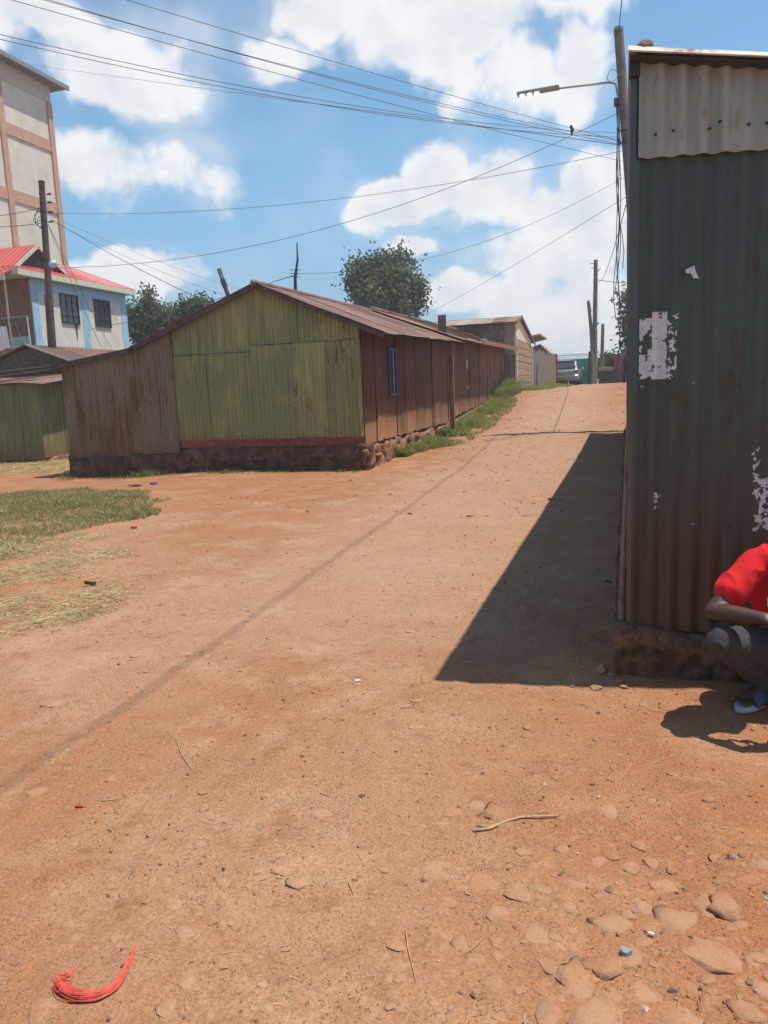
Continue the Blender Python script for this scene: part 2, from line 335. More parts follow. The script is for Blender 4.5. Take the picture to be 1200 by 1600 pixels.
def build_ground():
    ys = [-400, -120, -40, -15, -6, -2.5, -.8, 0, .5, .85]; y = .95
    while y < 62: ys.append(y); y += max(.016, y*.0105)
    y = 64
    while y < 1600: ys.append(y); y *= 1.25
    ys.append(1600)
    xs = []; x = 0
    st = .02
    while x > -1600: xs.append(x); x -= st if x > -2.6 else max(.02, -x*.0125)
    xs.append(-1600); xs.reverse(); x = .02
    while x < 1600: xs.append(x); x += .02 if x < 1.3 else max(.02, x*.06)
    xs.append(1600)
    mb = MB(); mb.quad_grid([[(x, y, ground(x, y)) for x in xs] for y in ys])
    mb.f = [q[::-1] if False else q for q in mb.f]
    return kind(obj('ground', mb, M_DIRT, smooth=True), 'structure')
GROUND = build_ground(); GROUND['label'] = 'bare red earth road and verges'
# stones bedded in the road, each its own piece
def rock_mesh(seed, flat, mat, sub=2, sharp=.28):
    bm = bmesh.new(); bmesh.ops.create_icosphere(bm, subdivisions=sub, radius=1)
    for v in bm.verts:
        n = noise.noise(v.co*1.3+Vector((seed*7.1, 0, 0)))*sharp*1.6+noise.noise(v.co*2.9+Vector((0, seed*3.3, 0)))*sharp*.7
        v.co *= 1+n; v.co.z = v.co.z*flat if v.co.z > 0 else v.co.z*flat*.8
    me = D.meshes.new('stone'); bm.to_mesh(me); bm.free(); me.materials.append(mat)
    me.polygons.foreach_set('use_smooth', [True]*len(me.polygons)); return me
def hull_mesh(seed, flat, cut, mat, n=22):
    rg = random.Random(seed); bm = bmesh.new()
    for _ in range(n):
        v = Vector((rg.gauss(0, 1), rg.gauss(0, 1), rg.gauss(0, 1))).normalized()*rg.uniform(.8, 1.1); z = v.z*flat
        bm.verts.new((v.x, v.y, min(z, cut*(1+.25*v.x*rg.choice((-1, 1)))+rg.uniform(-.03, .03)) if z > 0 else z))
    r = bmesh.ops.convex_hull(bm, input=bm.verts); bmesh.ops.delete(bm, geom=[g for g in r['geom_interior'] if isinstance(g, bmesh.types.BMVert)], context='VERTS')
    e = [x for x in bm.edges if len(x.link_faces) == 2 and x.calc_face_angle(0) > .5]; bmesh.ops.bevel(bm, geom=e, offset=.09, segments=1, affect='EDGES', profile=.6, clamp_overlap=True)
    bmesh.ops.recalc_face_normals(bm, faces=bm.faces); me = D.meshes.new('stone'); bm.to_mesh(me); bm.free(); me.materials.append(mat)
    me.polygons.foreach_set('use_smooth', [True]*len(me.polygons)); me.set_sharp_from_angle(angle=R(38)); return me
FLATS = [hull_mesh(i, .42, .24, M_STONE) for i in range(9)]+[rock_mesh(i, .30, M_STONE, 2, .4) for i in range(3)]
def stone_at(x, y, r, sink=.6, me=None, asp=1., parent=GROUND, mat=None):
    o = D.objects.new('stone', me or random.choice(FLATS)); C.objects.link(o); o.parent = parent
    o.scale = (r, r*asp, r*.8); o.rotation_euler = (random.uniform(-.08, .08), random.uniform(-.08, .08), random.uniform(0, 6.28))
    o.location = (x, y, ground(x, y)-r*.3*.8*sink); return o
def bedded():
    placed = []
    def ok(x, y, r): return all((x-a)**2+(y-b)**2 > (.85*(r+c))**2 for a, b, c in placed)
    px = [(950,1508,30),(1105,1495,33),(890,1530,28),(1040,1390,22),(1110,1415,24),(1055,1440,28),(760,1375,27),(812,1395,24),(780,1430,20),(845,1385,22),(905,1380,17),(680,1365,20),(985,1500,18),
          (1000,1545,20),(930,1590,35),(1060,1585,28),(840,1460,22),(790,1290,15),(745,1262,14),(770,1275,20),(880,1330,12),(925,1325,13),(1075,1330,14),(1190,1355,16),(1140,1420,20),(1155,1450,18),(690,1290,12),(650,1140,10),
          (800,1170,13),(900,1480,16),(955,1450,22),(1010,1420,16),(1020,1350,13),(985,1355,14),(860,1515,18),(720,1480,18),(740,1500,15),(700,1410,14),(290,1460,18),(470,1380,14),(440,1365,18),(490,1435,14),(345,1385,12),(60,1250,14),(270,1415,14),
          (590,900,10),(640,985,10),(280,1425,12),(260,1580,20),(65,1580,22),(290,1535,14),(80,1105,14),(860,1585,26),(1180,1500,14),(1165,1580,20),(815,1330,12),(1120,1345,14)]
    for x, y, r in px:
        p = at(x, y, Z=0); d = (p-CAM).length; rr = r/FPX*d
        placed.append((p.x, p.y, rr)); stone_at(p.x, p.y, rr*1.12, random.uniform(.25, .6), asp=random.uniform(.75, 1.25))
    n = 0
    for _ in range(9000):
        if n >= 225: break
        y = random.uniform(1.15, 12); x = random.uniform(-.72*y-.3, .33*y+.15)
        if x > .03 and y > 3.7: continue
        dens = .04+1.0*sst(-.75, .1, x)*sst(2.7, 1.7, y)+.10*sst(.35, 0, abs(fb(x, y, 3, .5, 2)+.2))
        if random.random() > dens: continue
        r = (.010+.026*random.random()**1.6+.014*sst(-.6, .3, x)*sst(2.6, 1.6, y))*(1+.08*y)
        if ok(x, y, r): placed.append((x, y, r)); stone_at(x, y, r, random.uniform(.15, .65), asp=random.uniform(.7, 1.3)); n += 1
bedded()
def bedded_small():                                         # the many smaller stones of the road bed, past counting
    mb = MB(); rg = random.Random(21); src = [([v.co.copy() for v in m_.vertices], [tuple(p.vertices) for p in m_.polygons]) for m_ in (hull_mesh(50+k, .45, .26, M_STONE, 12) for k in range(6))]
    for _ in range(8500):
        y = 1.0*math.exp(rg.random()*math.log(30)); x = rg.uniform(-.74*y-.2, .33*y+.1)
        if x > .02+.012*y and y > 3.75 or (x < -4.6 and y > 13.5): continue
        f = fb(x, y, 31, .45, 3); dens = .10+.9*sst(-.9, .2, x)*sst(3.4, 1.6, y)+1.3*max(0, f+.05)
        if rg.random() > dens: continue
        r = (.006+.022*rg.random()**2.2)*(1+.07*y); a = rg.uniform(0, 6.28); ca, sa = math.cos(a), math.sin(a); V, Fc = rg.choice(src); o = len(mb.v); z = ground(x, y)-r*rg.uniform(0, .16); k = rg.uniform(.65, 1.3)
        mb.v += [(x+r*(ca*v.x-sa*v.y*k), y+r*(sa*v.x+ca*v.y*k), z+r*.8*v.z) for v in V]; mb.f += [tuple(o+i for i in q) for q in Fc]
    kind(obj('road_stones', mb, M_STONE, GROUND, smooth=38), 'stuff')
bedded_small()
# loose stones lying on the road
M_PEB = plain('pebble_grey', (.42, .30, .20), .9, var=.4, scale=30, bump=.3)
M_PEBD = plain('pebble_dark', (.19, .11, .075), .9, var=.4, scale=30, bump=.3)
ROCKS = [hull_mesh(20+i, .7, .6, M_STONE, 14) for i in range(4)]+[hull_mesh(30+i, .7, .6, M_PEBD, 14) for i in range(2)]+[hull_mesh(40, .7, .6, M_PEB, 14)]
for me in ROCKS: me.polygons.foreach_set('use_smooth', [False]*len(me.polygons))
for x, y, r, k in [(1048,1354,9,1),(1140,1338,7,4),(1158,1332,6,5),(926,1224,5,4),(893,1072,5,4),(1008,1565,6,6),(950,1537,6,2),(730,1385,6,0),(932,1076,9,0),(968,1070,10,1),(940,1052,14,2),(955,1058,6,3),(877,1358,6,4),(953,1384,7,5),(60,968,9,0),(205,720,5,1),(565,1240,6,4),(552,1370,5,3),(556,1372,5,4),(990,1420,5,5),(1052,1535,7,4),(1172,1528,6,5),(740,1548,7,4),(925,838,8,0),(910,850,6,1),(915,815,6,2),(950,905,7,4),(860,780,6,4),(640,800,5,4),(1030,1050,7,2),(975,1078,6,3)]:
    p = at(x, y, Z=.02); rr = r/FPX*(p-CAM).length; stone_at(p.x, p.y, rr, -.6, ROCKS[k], random.uniform(.8, 1.2))
def pebbles():                                              # uncountable grit
    bm = bmesh.new(); bmesh.ops.create_icosphere(bm, subdivisions=1, radius=1); tv = [v.co.copy() for v in bm.verts]; tf = [[v.index for v in f.verts] for f in bm.faces]; bm.free()
    mbs = [MB(), MB(), MB()]; rg = random.Random(11)
    for _ in range(15000):
        y = 1.0*math.exp(rg.random()*math.log(26)); x = rg.uniform(-.75*y-.3, .32*y+.2)
        if x > .05 and y > 3.9 or (x < -4.6 and y > 13.4): continue
        if rg.random() > .35+1.5*max(0, fb(x, y, 8, .8, 3)+.15): continue
        r = (.0011+.0062*rg.random()**5)*(1+.11*y); z = ground(x, y); mb = mbs[0 if rg.random() < .76 else 1 if rg.random() < .6 else 2]; o = len(mb.v)
        q = Quaternion((rg.gauss(0, 1), rg.gauss(0, 1), rg.gauss(0, 1), rg.gauss(0, 1)+.01)).normalized(); s = (rg.uniform(.7, 1.3), rg.uniform(.7, 1.2), rg.uniform(.5, .9))
        for v in tv:
            w = q @ Vector((v.x*s[0], v.y*s[1], v.z*s[2])); mb.v.append((x+w.x*r, y+w.y*r, z+r*.3+w.z*r))
        mb.f += [tuple(o+i for i in f) for f in tf]
    for _ in range(6000):
        y = rg.uniform(9, 50); x = rg.uniform(-4.0, .012*(y-4)+.4) if y > 15 else rg.uniform(-.5*y, 0)
        if rg.random() > .2+1.6*max(0, fb(x, y, 18, .5, 3)+.1): continue
        r = .007+.034*rg.random()**5; z = ground(x, y); mb = mbs[0 if rg.random() < .8 else 1]; o = len(mb.v); q = Quaternion((0, 0, 1), rg.uniform(0, 6.28)); s = (rg.uniform(.8, 1.9), rg.uniform(.7, 1.2), rg.uniform(.5, 1.))
        for v in tv: w = q @ Vector((v.x*s[0], v.y*s[1], v.z*s[2])); mb.v.append((x+w.x*r, y+w.y*r, z+w.z*r))
        mb.f += [tuple(o+i for i in f) for f in tf]
    for mb, mt, lb in zip(mbs, (M_STONE, M_PEBD, M_PEB), ('earth coloured grit scattered over the road', 'dark red grit scattered over the road', 'grey grit scattered over the road')):
        o = kind(obj('gravel', mb, mt), 'stuff'); tag(o, lb, 'gravel')
pebbles()
# ------------------------------------------------------------------ grass
def blades(mb, x, y, h, w, lean, rg, z=None):
    a = rg.uniform(0, 6.283); dx, dy = math.cos(a), math.sin(a); lx, ly = rg.gauss(0, lean)*h, rg.gauss(0, lean)*h
    z = ground(x, y)-.005 if z is None else z; o = len(mb.v)
    mb.v += [(x-dx*w, y-dy*w, z), (x+dx*w, y+dy*w, z), (x+lx*.45+dx*w*.7, y+ly*.45+dy*w*.7, z+h*.6), (x+lx*.45-dx*w*.7, y+ly*.45-dy*w*.7, z+h*.6), (x+lx*1.3, y+ly*1.3, z+h)]
    mb.f += [(o, o+1, o+2, o+3), (o+3, o+2, o+4)]
def grass_patch():
    rg = random.Random(5); g, s = MB(), MB()
    def poly(px): return [(q.x, q.y) for q in (at(x, y, Z=-.05) for x, y in px)]
    def inside(P, x, y):
        c = False
        for (x0, y0), (x1, y1) in zip(P, P[1:]+P[:1]):
            if (y0 > y) != (y1 > y) and x < (x1-x0)*(y-y0)/(y1-y0)+x0: c = not c
        return c
    PG = poly([(-250, 775), (0, 768), (90, 761), (180, 769), (258, 788), (235, 808), (150, 824), (60, 852), (0, 880), (-250, 960)])
    PS = poly([(-200, 850), (60, 835), (150, 850), (225, 868), (185, 900), (205, 935), (120, 990), (0, 1010), (-200, 1060)])
    def box_of(P): return min(p[0] for p in P), max(p[0] for p in P), min(p[1] for p in P), max(p[1] for p in P)
    X0, X1, Y0, Y1 = box_of(PG); n = 0; tries = 0
    while n < 52000 and tries < 260000:
        tries += 1; x, y = rg.uniform(max(X0, -16), X1), rg.uniform(Y0, Y1)
        if not inside(PG, x+.45*fb(x, y, 4, 1.1, 3), y+.45*fb(x, y, 9, 1.1, 3)): continue
        k = fb(x, y, 12, 1.3, 3); dry = sst(9.4, 7.0, y+.8*k)
        if rg.random() > (.35+.9*max(0, k+.35))*(1-.55*dry): continue
        blades(s if rg.random() < .12+.5*dry else g, x, y, rg.uniform(.03, .085), rg.uniform(.0035, .007), .55, rg); n += 1
    X0, X1, Y0, Y1 = box_of(PS); n = 0; tries = 0
    while n < 9500 and tries < 90000:
        tries += 1; x, y = rg.uniform(max(X0, -9), X1), rg.uniform(Y0, Y1)
        if not inside(PS, x+.6*fb(x, y, 4, 1.3, 3), y+.6*fb(x, y, 9, 1.3, 3)): continue
        if rg.random() > .10+1.3*max(0, fb(x, y, 6, 1.2, 3)+.18): continue
        if rg.random() < .12: blades(g, x, y, rg.uniform(.02, .06), .003, .6, rg); continue
        a = rg.uniform(0, 6.28); L = .03+.14*rg.random()**2; w = rg.uniform(.0012, .0026); dx, dy = math.cos(a), math.sin(a); z = ground(x, y)+rg.uniform(.002, .02); o = len(s.v); dz = rg.uniform(-.15, .25)*L
        s.v += [(x-dy*w, y+dx*w, z), (x+dy*w, y-dx*w, z+.003), (x+dx*L+dy*w, y+dy*L-dx*w, z+dz+.003), (x+dx*L-dy*w, y+dy*L+dx*w, z+dz)]; s.f.append((o, o+1, o+2, o+3)); n += 1
    for _ in range(420):                                     # bits of straw blown over the road
        y = 1.3*math.exp(rg.random()*math.log(10)); x = rg.uniform(-.72*y, .3*y)
        if x > 0 and y > 3.7: continue
        a = rg.uniform(0, 6.28); L = .006+.04*rg.random()**2; w = .0005+.00018*y; dx, dy = math.cos(a), math.sin(a); z = ground(x, y)+.004; o = len(s.v)
        s.v += [(x-dy*w, y+dx*w, z), (x+dy*w, y-dx*w, z+.002), (x+dx*L+dy*w, y+dy*L-dx*w, z+.004), (x+dx*L-dy*w, y+dy*L+dx*w, z+.003)]; s.f.append((o, o+1, o+2, o+3))
    for _ in range(4200):                                    # dry litter in front of the dull green shed
        x = rg.uniform(-20, -13.2); y = rg.uniform(15.8, 19.2)
        if y > 18.8+.15*(x+17) and x < -17: continue
        a = rg.uniform(0, 6.28); L = rg.uniform(.05, .2); w = .004; dx, dy = math.cos(a), math.sin(a); z = ground(x, y)+rg.uniform(0, .05); o = len(s.v)
        s.v += [(x-dy*w, y+dx*w, z), (x+dy*w, y-dx*w, z+.01), (x+dx*L+dy*w, y+dy*L-dx*w, z+.02), (x+dx*L-dy*w, y+dy*L+dx*w, z+.01)]; s.f.append((o, o+1, o+2, o+3))
    tag(kind(obj('grass', g, M_GRASS), 'stuff'), 'patch of short green turf before the rusty wall', 'grass')
    tag(kind(obj('straw', s, M_STRAW), 'stuff'), 'dry yellow grass stalks lying on the red earth', 'straw')
    v = MB(); rg = random.Random(9)
    for _ in range(26000):                                   # verge along the side wall of the huts
        y = 17.2+20*rg.random()**1.3; off = rg.random()**1.2
        wid = .25+1.0*sst(17.5, 20.5, y)*sst(36, 27, y)+.35*sst(26, 33, y)
        x = -4.95+off*wid+.12*fb(y, 0, 0, .9, 2)
        if off > .55 and rg.random() < .5: continue
        if fb(x, y, 1, 1.4, 3) < -.25: continue
        blades(v, x, y, rg.uniform(.06, .2)*(1.25-.7*off), rg.uniform(.006, .011), .5, rg)
    for _ in range(9000):
        y = 38.5+13*rg.random(); lim = -4.55+(y-43)*.02 if y < 43.5 else -4.0; off = rg.random()
        x = lim+off*(1.55 if y < 48 else 1.0)
        if fb(x, y, 3, 1.2, 2) < -.35: continue
        blades(v, x, y, rg.uniform(.06, .22)*(1.2-.7*off), rg.uniform(.010, .016), .5, rg)
    for cx, cy, n, h in [(-4.75, 34.2, 900, .75), (-4.85, 33.2, 700, .6), (-4.7, 35.6, 900, .9), (-4.6, 23.7, 350, .4)]:
        for _ in range(n): blades(v, cx+rg.gauss(0, .16), cy+rg.gauss(0, .45), rg.uniform(.2, h), rg.uniform(.008, .02), .45, rg)
    for x0, w, n, h in [(-11.2, .3, 70, .1), (-10.05, .3, 160, .2), (-8.2, .3, 110, .13), (-12.3, .15, 60, .12), (-7, .8, 90, .07), (-5.4, .25, 60, .1), (-10.6, 1., 70, .08)]:
        for _ in range(n): blades(v, x0+rg.gauss(0, w), 14.52+rg.gauss(0, .07), rg.uniform(.04, h), .006, .5, rg)
    tag(kind(obj('grass', v, M_GRASSL), 'stuff'), 'bright green verge grass and weeds at the foot of the huts', 'grass')
grass_patch()
# ------------------------------------------------------------------ sheet iron and rough walls
def csheet(o, u, v, n, W, bot, top, pitch=.076, amp=.009, seed=0, cpw=6, rows=4, bulge=.012, ragged=0., phase=0., rib=False, wob=0.):
    o, u, v, n = Vector(o), Vector(u), Vector(v), Vector(n); nc = max(4, int(W/pitch*cpw)); P = []
    for i in range(rows+1):
        row = []
        for j in range(nc+1):
            s = W*j/nc; b = bot(s) if callable(bot) else bot; t = top(s) if callable(top) else top
            b += ragged*noise.noise(Vector((s*6, seed*3.7, 0))); t += ragged*.4*noise.noise(Vector((s*5, seed*1.7, 4)))
            h = b+(t-b)*i/rows; c = math.cos(2*math.pi*(s/pitch)+phase+wob*2*noise.noise(Vector((s*3.1, h*.25, seed))))*(1+wob*1.3*noise.noise(Vector((s*7, h*.4, seed+9))))
            if rib: c = max(-1, min(1, c*1.9))
            d = amp*c+bulge*noise.noise(Vector((s*1.3+seed*5.1, h*1.1, seed)))
            row.append(o+u*s+v*h+n*d)
        P.append(row)
    mb = MB()
    if u.cross(v).dot(n) < 0: P = [r[::-1] for r in P]
    return mb.quad_grid(P)
def rough_wall(p0, p1, h0, h1, thick, n, seed=0, amp=.05, step=.09, topn=.05, freq=2.4):
    """lumpy mud or stone footing from p0 to p1 (plan points), outward normal n; front face, rounded top and back"""
    p0, p1, n = Vector(p0), Vector(p1), Vector(n); L = (p1-p0).length; u = (p1-p0)/L; nj = max(4, int(L/step)); P = []
    prof = [(0, -.0, 0), (0, .25, 1), (0, .5, 1), (0, .75, 1), (0, .95, 1), (-.25, 1.0, .8), (-.7, 1.02, .5), (-1, 1., 0)]
    for k, (dn, hh, a) in enumerate(prof):
        row = []
        for j in range(nj+1):
            s = L*j/nj; q = p0+u*s; g = h0(s) if callable(h0) else h0; t = h1(s) if callable(h1) else h1
            t += topn*fb(s, seed, 0, 2.2, 3)
            z = g-.12+(t-g+.12)*hh
            d = dn*thick+amp*a*(fb(s, z, seed, freq, 4)*1.3)+ (.04*(1-hh) if dn == 0 else 0)
            row.append(q+n*d+Vector((0, 0, z)))
        P.append(row)
    mb = MB()
    if u.cross(Vector((0, 0, 1))).dot(n) < 0: P = [r[::-1] for r in P]
    mb.quad_grid(P)
    for j, inv in ((0, False), (nj, True)):                   # close the ends
        idx = len(mb.v); pts = [P[k][j if P[0][0] == P[0][0] else j] for k in range(len(P))]
        mb.v += [tuple(q) for q in pts]; f = tuple(range(idx, idx+len(pts))); mb.f.append(f if inv else f[::-1])
    return mb
# ------------------------------------------------------------------ the green and rust hut
YF = 15.0; XL, XR = -12.5, -5.05
HUT = thing('sheet_metal_hut', (-8.8, 18, 0), 'long gabled hut with olive green and rusty corrugated iron front', 'hut')
RZ = lambda x: 3.97+(x+7.3)*(.43 if x < -7.3 else -.417)
def front_top(x):                                           # underside of the roof along the front
    if x < -10.45: return 2.54+(x+12.56)*.128
    if x < -7.3: return 2.81+(x+10.45)*(1.14/3.15)
    return 3.95-(x+7.3)*.405
def fsheet(name, x0, x1, bot, top, mat, seed, lab=None, dy=0, **k):
    return obj(name, csheet((x0, YF-dy, 0), (1, 0, 0), (0, 0, 1), (0, -1, 0), x1-x0-.032, bot, top, seed=seed, pitch=.1, amp=.021, wob=.3, cpw=8, **k), mat, HUT, smooth=True, label=lab)
tp = lambda x0: (lambda s: front_top(x0+s)-.02)
fsheet('wall_sheet', -12.5, -11.55, .36, tp(-12.5), M_RUSTW, 1, 'bleached rusty wall sheet at the low corner', .02, ragged=.02)
fsheet('wall_sheet', -11.57, -10.45, .37, tp(-11.57), M_RUSTW, 2, None, .006, ragged=.02)
fsheet('wall_sheet', -10.47, -9.44, .42, tp(-10.47), M_RUSTW, 3, None, .024, ragged=.02)
for x0, x1, t, s, dy in [(-9.46, -8.62, 2.585, 4, .02), (-8.64, -7.52, 2.585, 5, .006), (-7.54, -6.55, 2.705, 6, .024), (-6.57, -5.78, 2.71, 7, .01), (-5.8, -5.02, 2.705, 8, .026)]:
    fsheet('wall_sheet', x0, x1, .70, t, M_GREEN, s, 'olive green corrugated wall sheet', dy, ragged=.008)
for x0, x1, b, s, dy in [(-9.46, -8.6, 2.6, 9, .0), (-8.62, -7.5, 2.6, 10, -.012), (-7.54, -6.4, 2.72, 11, .004), (-6.42, -5.04, 2.72, 12, -.01)]:
    fsheet('gable_sheet', x0, x1, b, tp(x0), M_GREEN, s, None, dy+.0, ragged=.012)
obj('skirting', MB().box((-9.44, YF-.035, .54), (-5.02, YF+.01, .715)), M_REDB, HUT, label='red oxide painted board under the green sheets')
gl = lambda s: ground(-12.6+s, 14.8, False)
obj('footing', rough_wall((-12.55, YF-.02, 0), (-4.93, YF-.02, 0), lambda s: ground(-12.55+s, 14.8, False), lambda s: .43+.14*sst(2.6, 3.6, s), .3, (0, -1, 0), 1, .10), M_MUD, HUT, smooth=True, label='dark mud and stone footing')
obj('footing', rough_wall((XR+.02, YF-.04, 0), (XR+.02, 24.2, 0), lambda s: ground(-4.9, YF+s, False), lambda s: .50+.006*s, .3, (1, 0, 0), 2, .11, step=.045, topn=.08, freq=5), M_MUDL, HUT, smooth=True, label='crumbling pale mud footing on the road side')
PST = [hull_mesh(60+i, .9, .8, M_MUD, 16) for i in range(4)]
def wall_stone(x, y, z, r, parent, me, nrm):
    o = D.objects.new('stone', me); C.objects.link(o); o.parent = parent; o.location = Vector((x, y, z))-BASE[parent.name]
    o.scale = (r*1.3, r*.6, r*.8) if nrm == 'y' else (r*.6, r*1.3, r*.8); o.rotation_euler = (0, random.uniform(-.15, .15), random.uniform(-.15, .15))
for i in range(26):
    x = random.uniform(-9.6, -5.2); wall_stone(x, YF-.05, random.uniform(.1, .42), random.uniform(.1, .17), HUT, random.choice(PST), 'y')
PSL = [hull_mesh(70+i, .9, .8, M_MUDL, 16) for i in range(4)]
for x, y, z, r in [(-5.02, 15.0, .36, .15), (-4.97, 15.15, .12, .16), (-4.97, 15.7, .26, .13), (-4.97, 16.3, .3, .1), (-4.97, 17.2, .32, .1)]:
    wall_stone(x, y, z, r, HUT, random.choice(PSL), 'x')
nl = mesh('nail', MB().ell((0, 0, 0), (.016, .01, .016), 6, 4), M_DKSTEEL)
for x0, x1, z in ((-9.3, -5.1, 1.72), (-9.3, -5.1, 2.58), (-12.4, -9.5, 1.62), (-9.3, -5.1, .8), (-7.4, -5.2, 1.35)):
    x = x0
    while x < x1:
        if random.random() < .75: o = D.objects.new('nail', nl); C.objects.link(o); o.parent = HUT; o.location = Vector((x, YF-.045, z+random.uniform(-.06, .06)+.02*(x+9)*.3))-BASE[HUT.name]
        x += random.uniform(.2, .5)
obj('light_blocker', MB().box((-12.4, YF+.12, .15), (-5.12, YF+.15, 2.5)).box((-9.4, YF+.12, 2.5), (-5.4, YF+.15, 3.0)), M_POLED, HUT)  # unseen boards added behind the front sheets to keep the gaps dark
obj('light_blocker', MB().box((XR-.16, YF+.2, .3), (XR-.12, 23.5, 2.9)), M_POLED, HUT)  # another unseen board, added to block light behind the road-side sheets
# road-side wall: rust brown sheets
def wz(y): return np.interp(y, [15, 24, 36], [2.98, 3.22, 3.45])
SB = lambda y0: (lambda s: np.interp(y0+s, [15, 23, 24.2, 36], [.54, .60, .72, 1.42]))
i = 0
for y0, y1, dx in [(15.0, 15.85, .01), (15.83, 16.62, .025), (16.6, 17.5, .008), (17.48, 18.4, .024), (18.38, 19.3, .01), (19.28, 20.2, .022), (20.18, 21.2, .006), (21.2, 22.2, .024), (22.18, 23.35, .01)]:
    i += 1
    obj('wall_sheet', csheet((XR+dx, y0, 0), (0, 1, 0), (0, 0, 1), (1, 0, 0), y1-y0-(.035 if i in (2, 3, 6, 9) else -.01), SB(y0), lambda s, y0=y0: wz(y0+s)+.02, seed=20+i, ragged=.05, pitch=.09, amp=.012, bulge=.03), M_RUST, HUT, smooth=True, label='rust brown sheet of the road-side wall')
# shuttered blue window in the side wall
wn = MB(); wn.box((XR+.02, 16.82, 1.52), (XR+.075, 17.45, 1.58)); wn.box((XR+.02, 16.82, 2.56), (XR+.075, 17.45, 2.62)); wn.box((XR+.02, 16.82, 1.58), (XR+.075, 16.88, 2.56)); wn.box((XR+.02, 17.39, 1.58), (XR+.075, 17.45, 2.56)); wn.box((XR+.03, 17.11, 1.58), (XR+.07, 17.15, 2.56))
wf = obj('window', wn, M_BLUEW, HUT, bevel=.006, label='narrow blue painted window frame')
obj('pane', MB().box((XR+.035, 16.88, 1.58), (XR+.042, 17.11, 2.56)), M_GLASS, wf); obj('pane', MB().box((XR+.035, 17.15, 1.58), (XR+.042, 17.39, 2.56)), M_GLASS, wf)
sb = MB()
for k in range(3): sb.tube([(XR+.055, 16.94+.06*k, 1.6), (XR+.055, 16.94+.06*k, 2.54)], .008, 6)
obj('window_bar', sb, M_BLUEW, wf)
obj('corner_post', MB().beam((XR+.40, 22.15, .1), (XR+.40, 22.15, 2.97), .13, .10, (0, 1, 0)), M_WOODR, HUT, bevel=.01, label='tall red brown board post on the road side')
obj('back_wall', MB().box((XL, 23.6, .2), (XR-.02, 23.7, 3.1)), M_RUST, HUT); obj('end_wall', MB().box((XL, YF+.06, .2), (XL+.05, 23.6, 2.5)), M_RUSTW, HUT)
# roof of the hut: sheets laid up the slope
def roof_sheet(parent, y0, y1, xr, xe, zr, ze, mat, seed, dz=0, name='roof_sheet', lab=None, ragged=.03):
    a = Vector((xr, y0, 0)); run = xe-xr; sl = lambda y: (zr(y), ze(y))
    mb = MB(); nc = max(6, int((y1-y0)/.076*5)); P = []
    for k in range(5):
        t = k/4; row = []
        for j in range(nc+1):
            y = y0+(y1-y0)*j/nc; z0, z1 = sl(y); tt = t+(ragged*noise.noise(Vector((y*5, seed, 0)))*.35 if k == 4 else 0)
            row.append((xr+run*tt, y, z0+(z1-z0)*tt+dz+.009*math.cos(2*math.pi*y/.076)+.015*noise.noise(Vector((t*3, y*1.2, seed)))))
        P.append(row)
    if run > 0: P = [r[::-1] for r in P]
    mb.quad_grid(P); return obj(name, mb, mat, parent, smooth=True, label=lab)
zr1 = lambda y: float(np.interp(y, [14.8, 23.5], [4.0, 4.13])); ze1 = lambda y: float(np.interp(y, [14.8, 23.5], [2.79, 3.03]))
n = 9; y = 14.82
for k in range(n):
    w = (23.4-14.82)/n; roof_sheet(HUT, y, y+w+.06, -7.32, -4.45, zr1, ze1, M_ROOF, k, .008*(k % 2)); y += w
for k, yy in enumerate((14.83, 16.4, 19.4, 20.35)):          # bright folded seams over the sheet joints
    mb = MB().beam((-7.25, yy, zr1(yy)+.012), (-4.47+.5*(k > 1)*-1, yy, ze1(yy)+.03+(.5*.42 if k > 1 else 0)), .055, .012, (0, 0, 1)); obj('roof_seam', mb, M_ROOFP, HUT, label='pale strip over a roof sheet joint')
zl = lambda y: zr1(y)-.0; ze_l = lambda y: 2.83
for k in range(4): roof_sheet(HUT, 14.82+2.15*k, 14.82+2.15*k+2.2, -7.28, -10.5, zl, ze_l, M_ROOF, 40+k, .008*(k % 2))
for k in range(4): roof_sheet(HUT, 14.84+2.15*k, 14.84+2.15*k+2.2, -10.3, -12.75, lambda y: 2.86, lambda y: 2.54, M_ROOF, 50+k, .008*(k % 2), 'lean_to_roof_sheet')
obj('ridge_cap', MB().tube([(-7.3, 14.8, 3.99), (-7.3, 18, 4.05), (-7.3, 23.5, 4.13)], .07, 8), M_ROOF, HUT, smooth=True)
for a, b in [((-7.3, 14.87, 3.93), (-4.5, 14.87, 2.74)), ((-7.3, 14.87, 3.93), (-10.5, 14.87, 2.77)), ((-10.4, 14.87, 2.78), (-12.7, 14.87, 2.49))]:
    obj('verge_rafter', MB().beam(a, b, .05, .09), M_POLED, HUT)
for k in range(10): yy = 15.3+.9*k; obj('rafter', MB().beam((-5.2, yy, wz(yy)-.02), (-4.5, yy, ze1(yy)-.055), .05, .07), M_POLED, HUT)
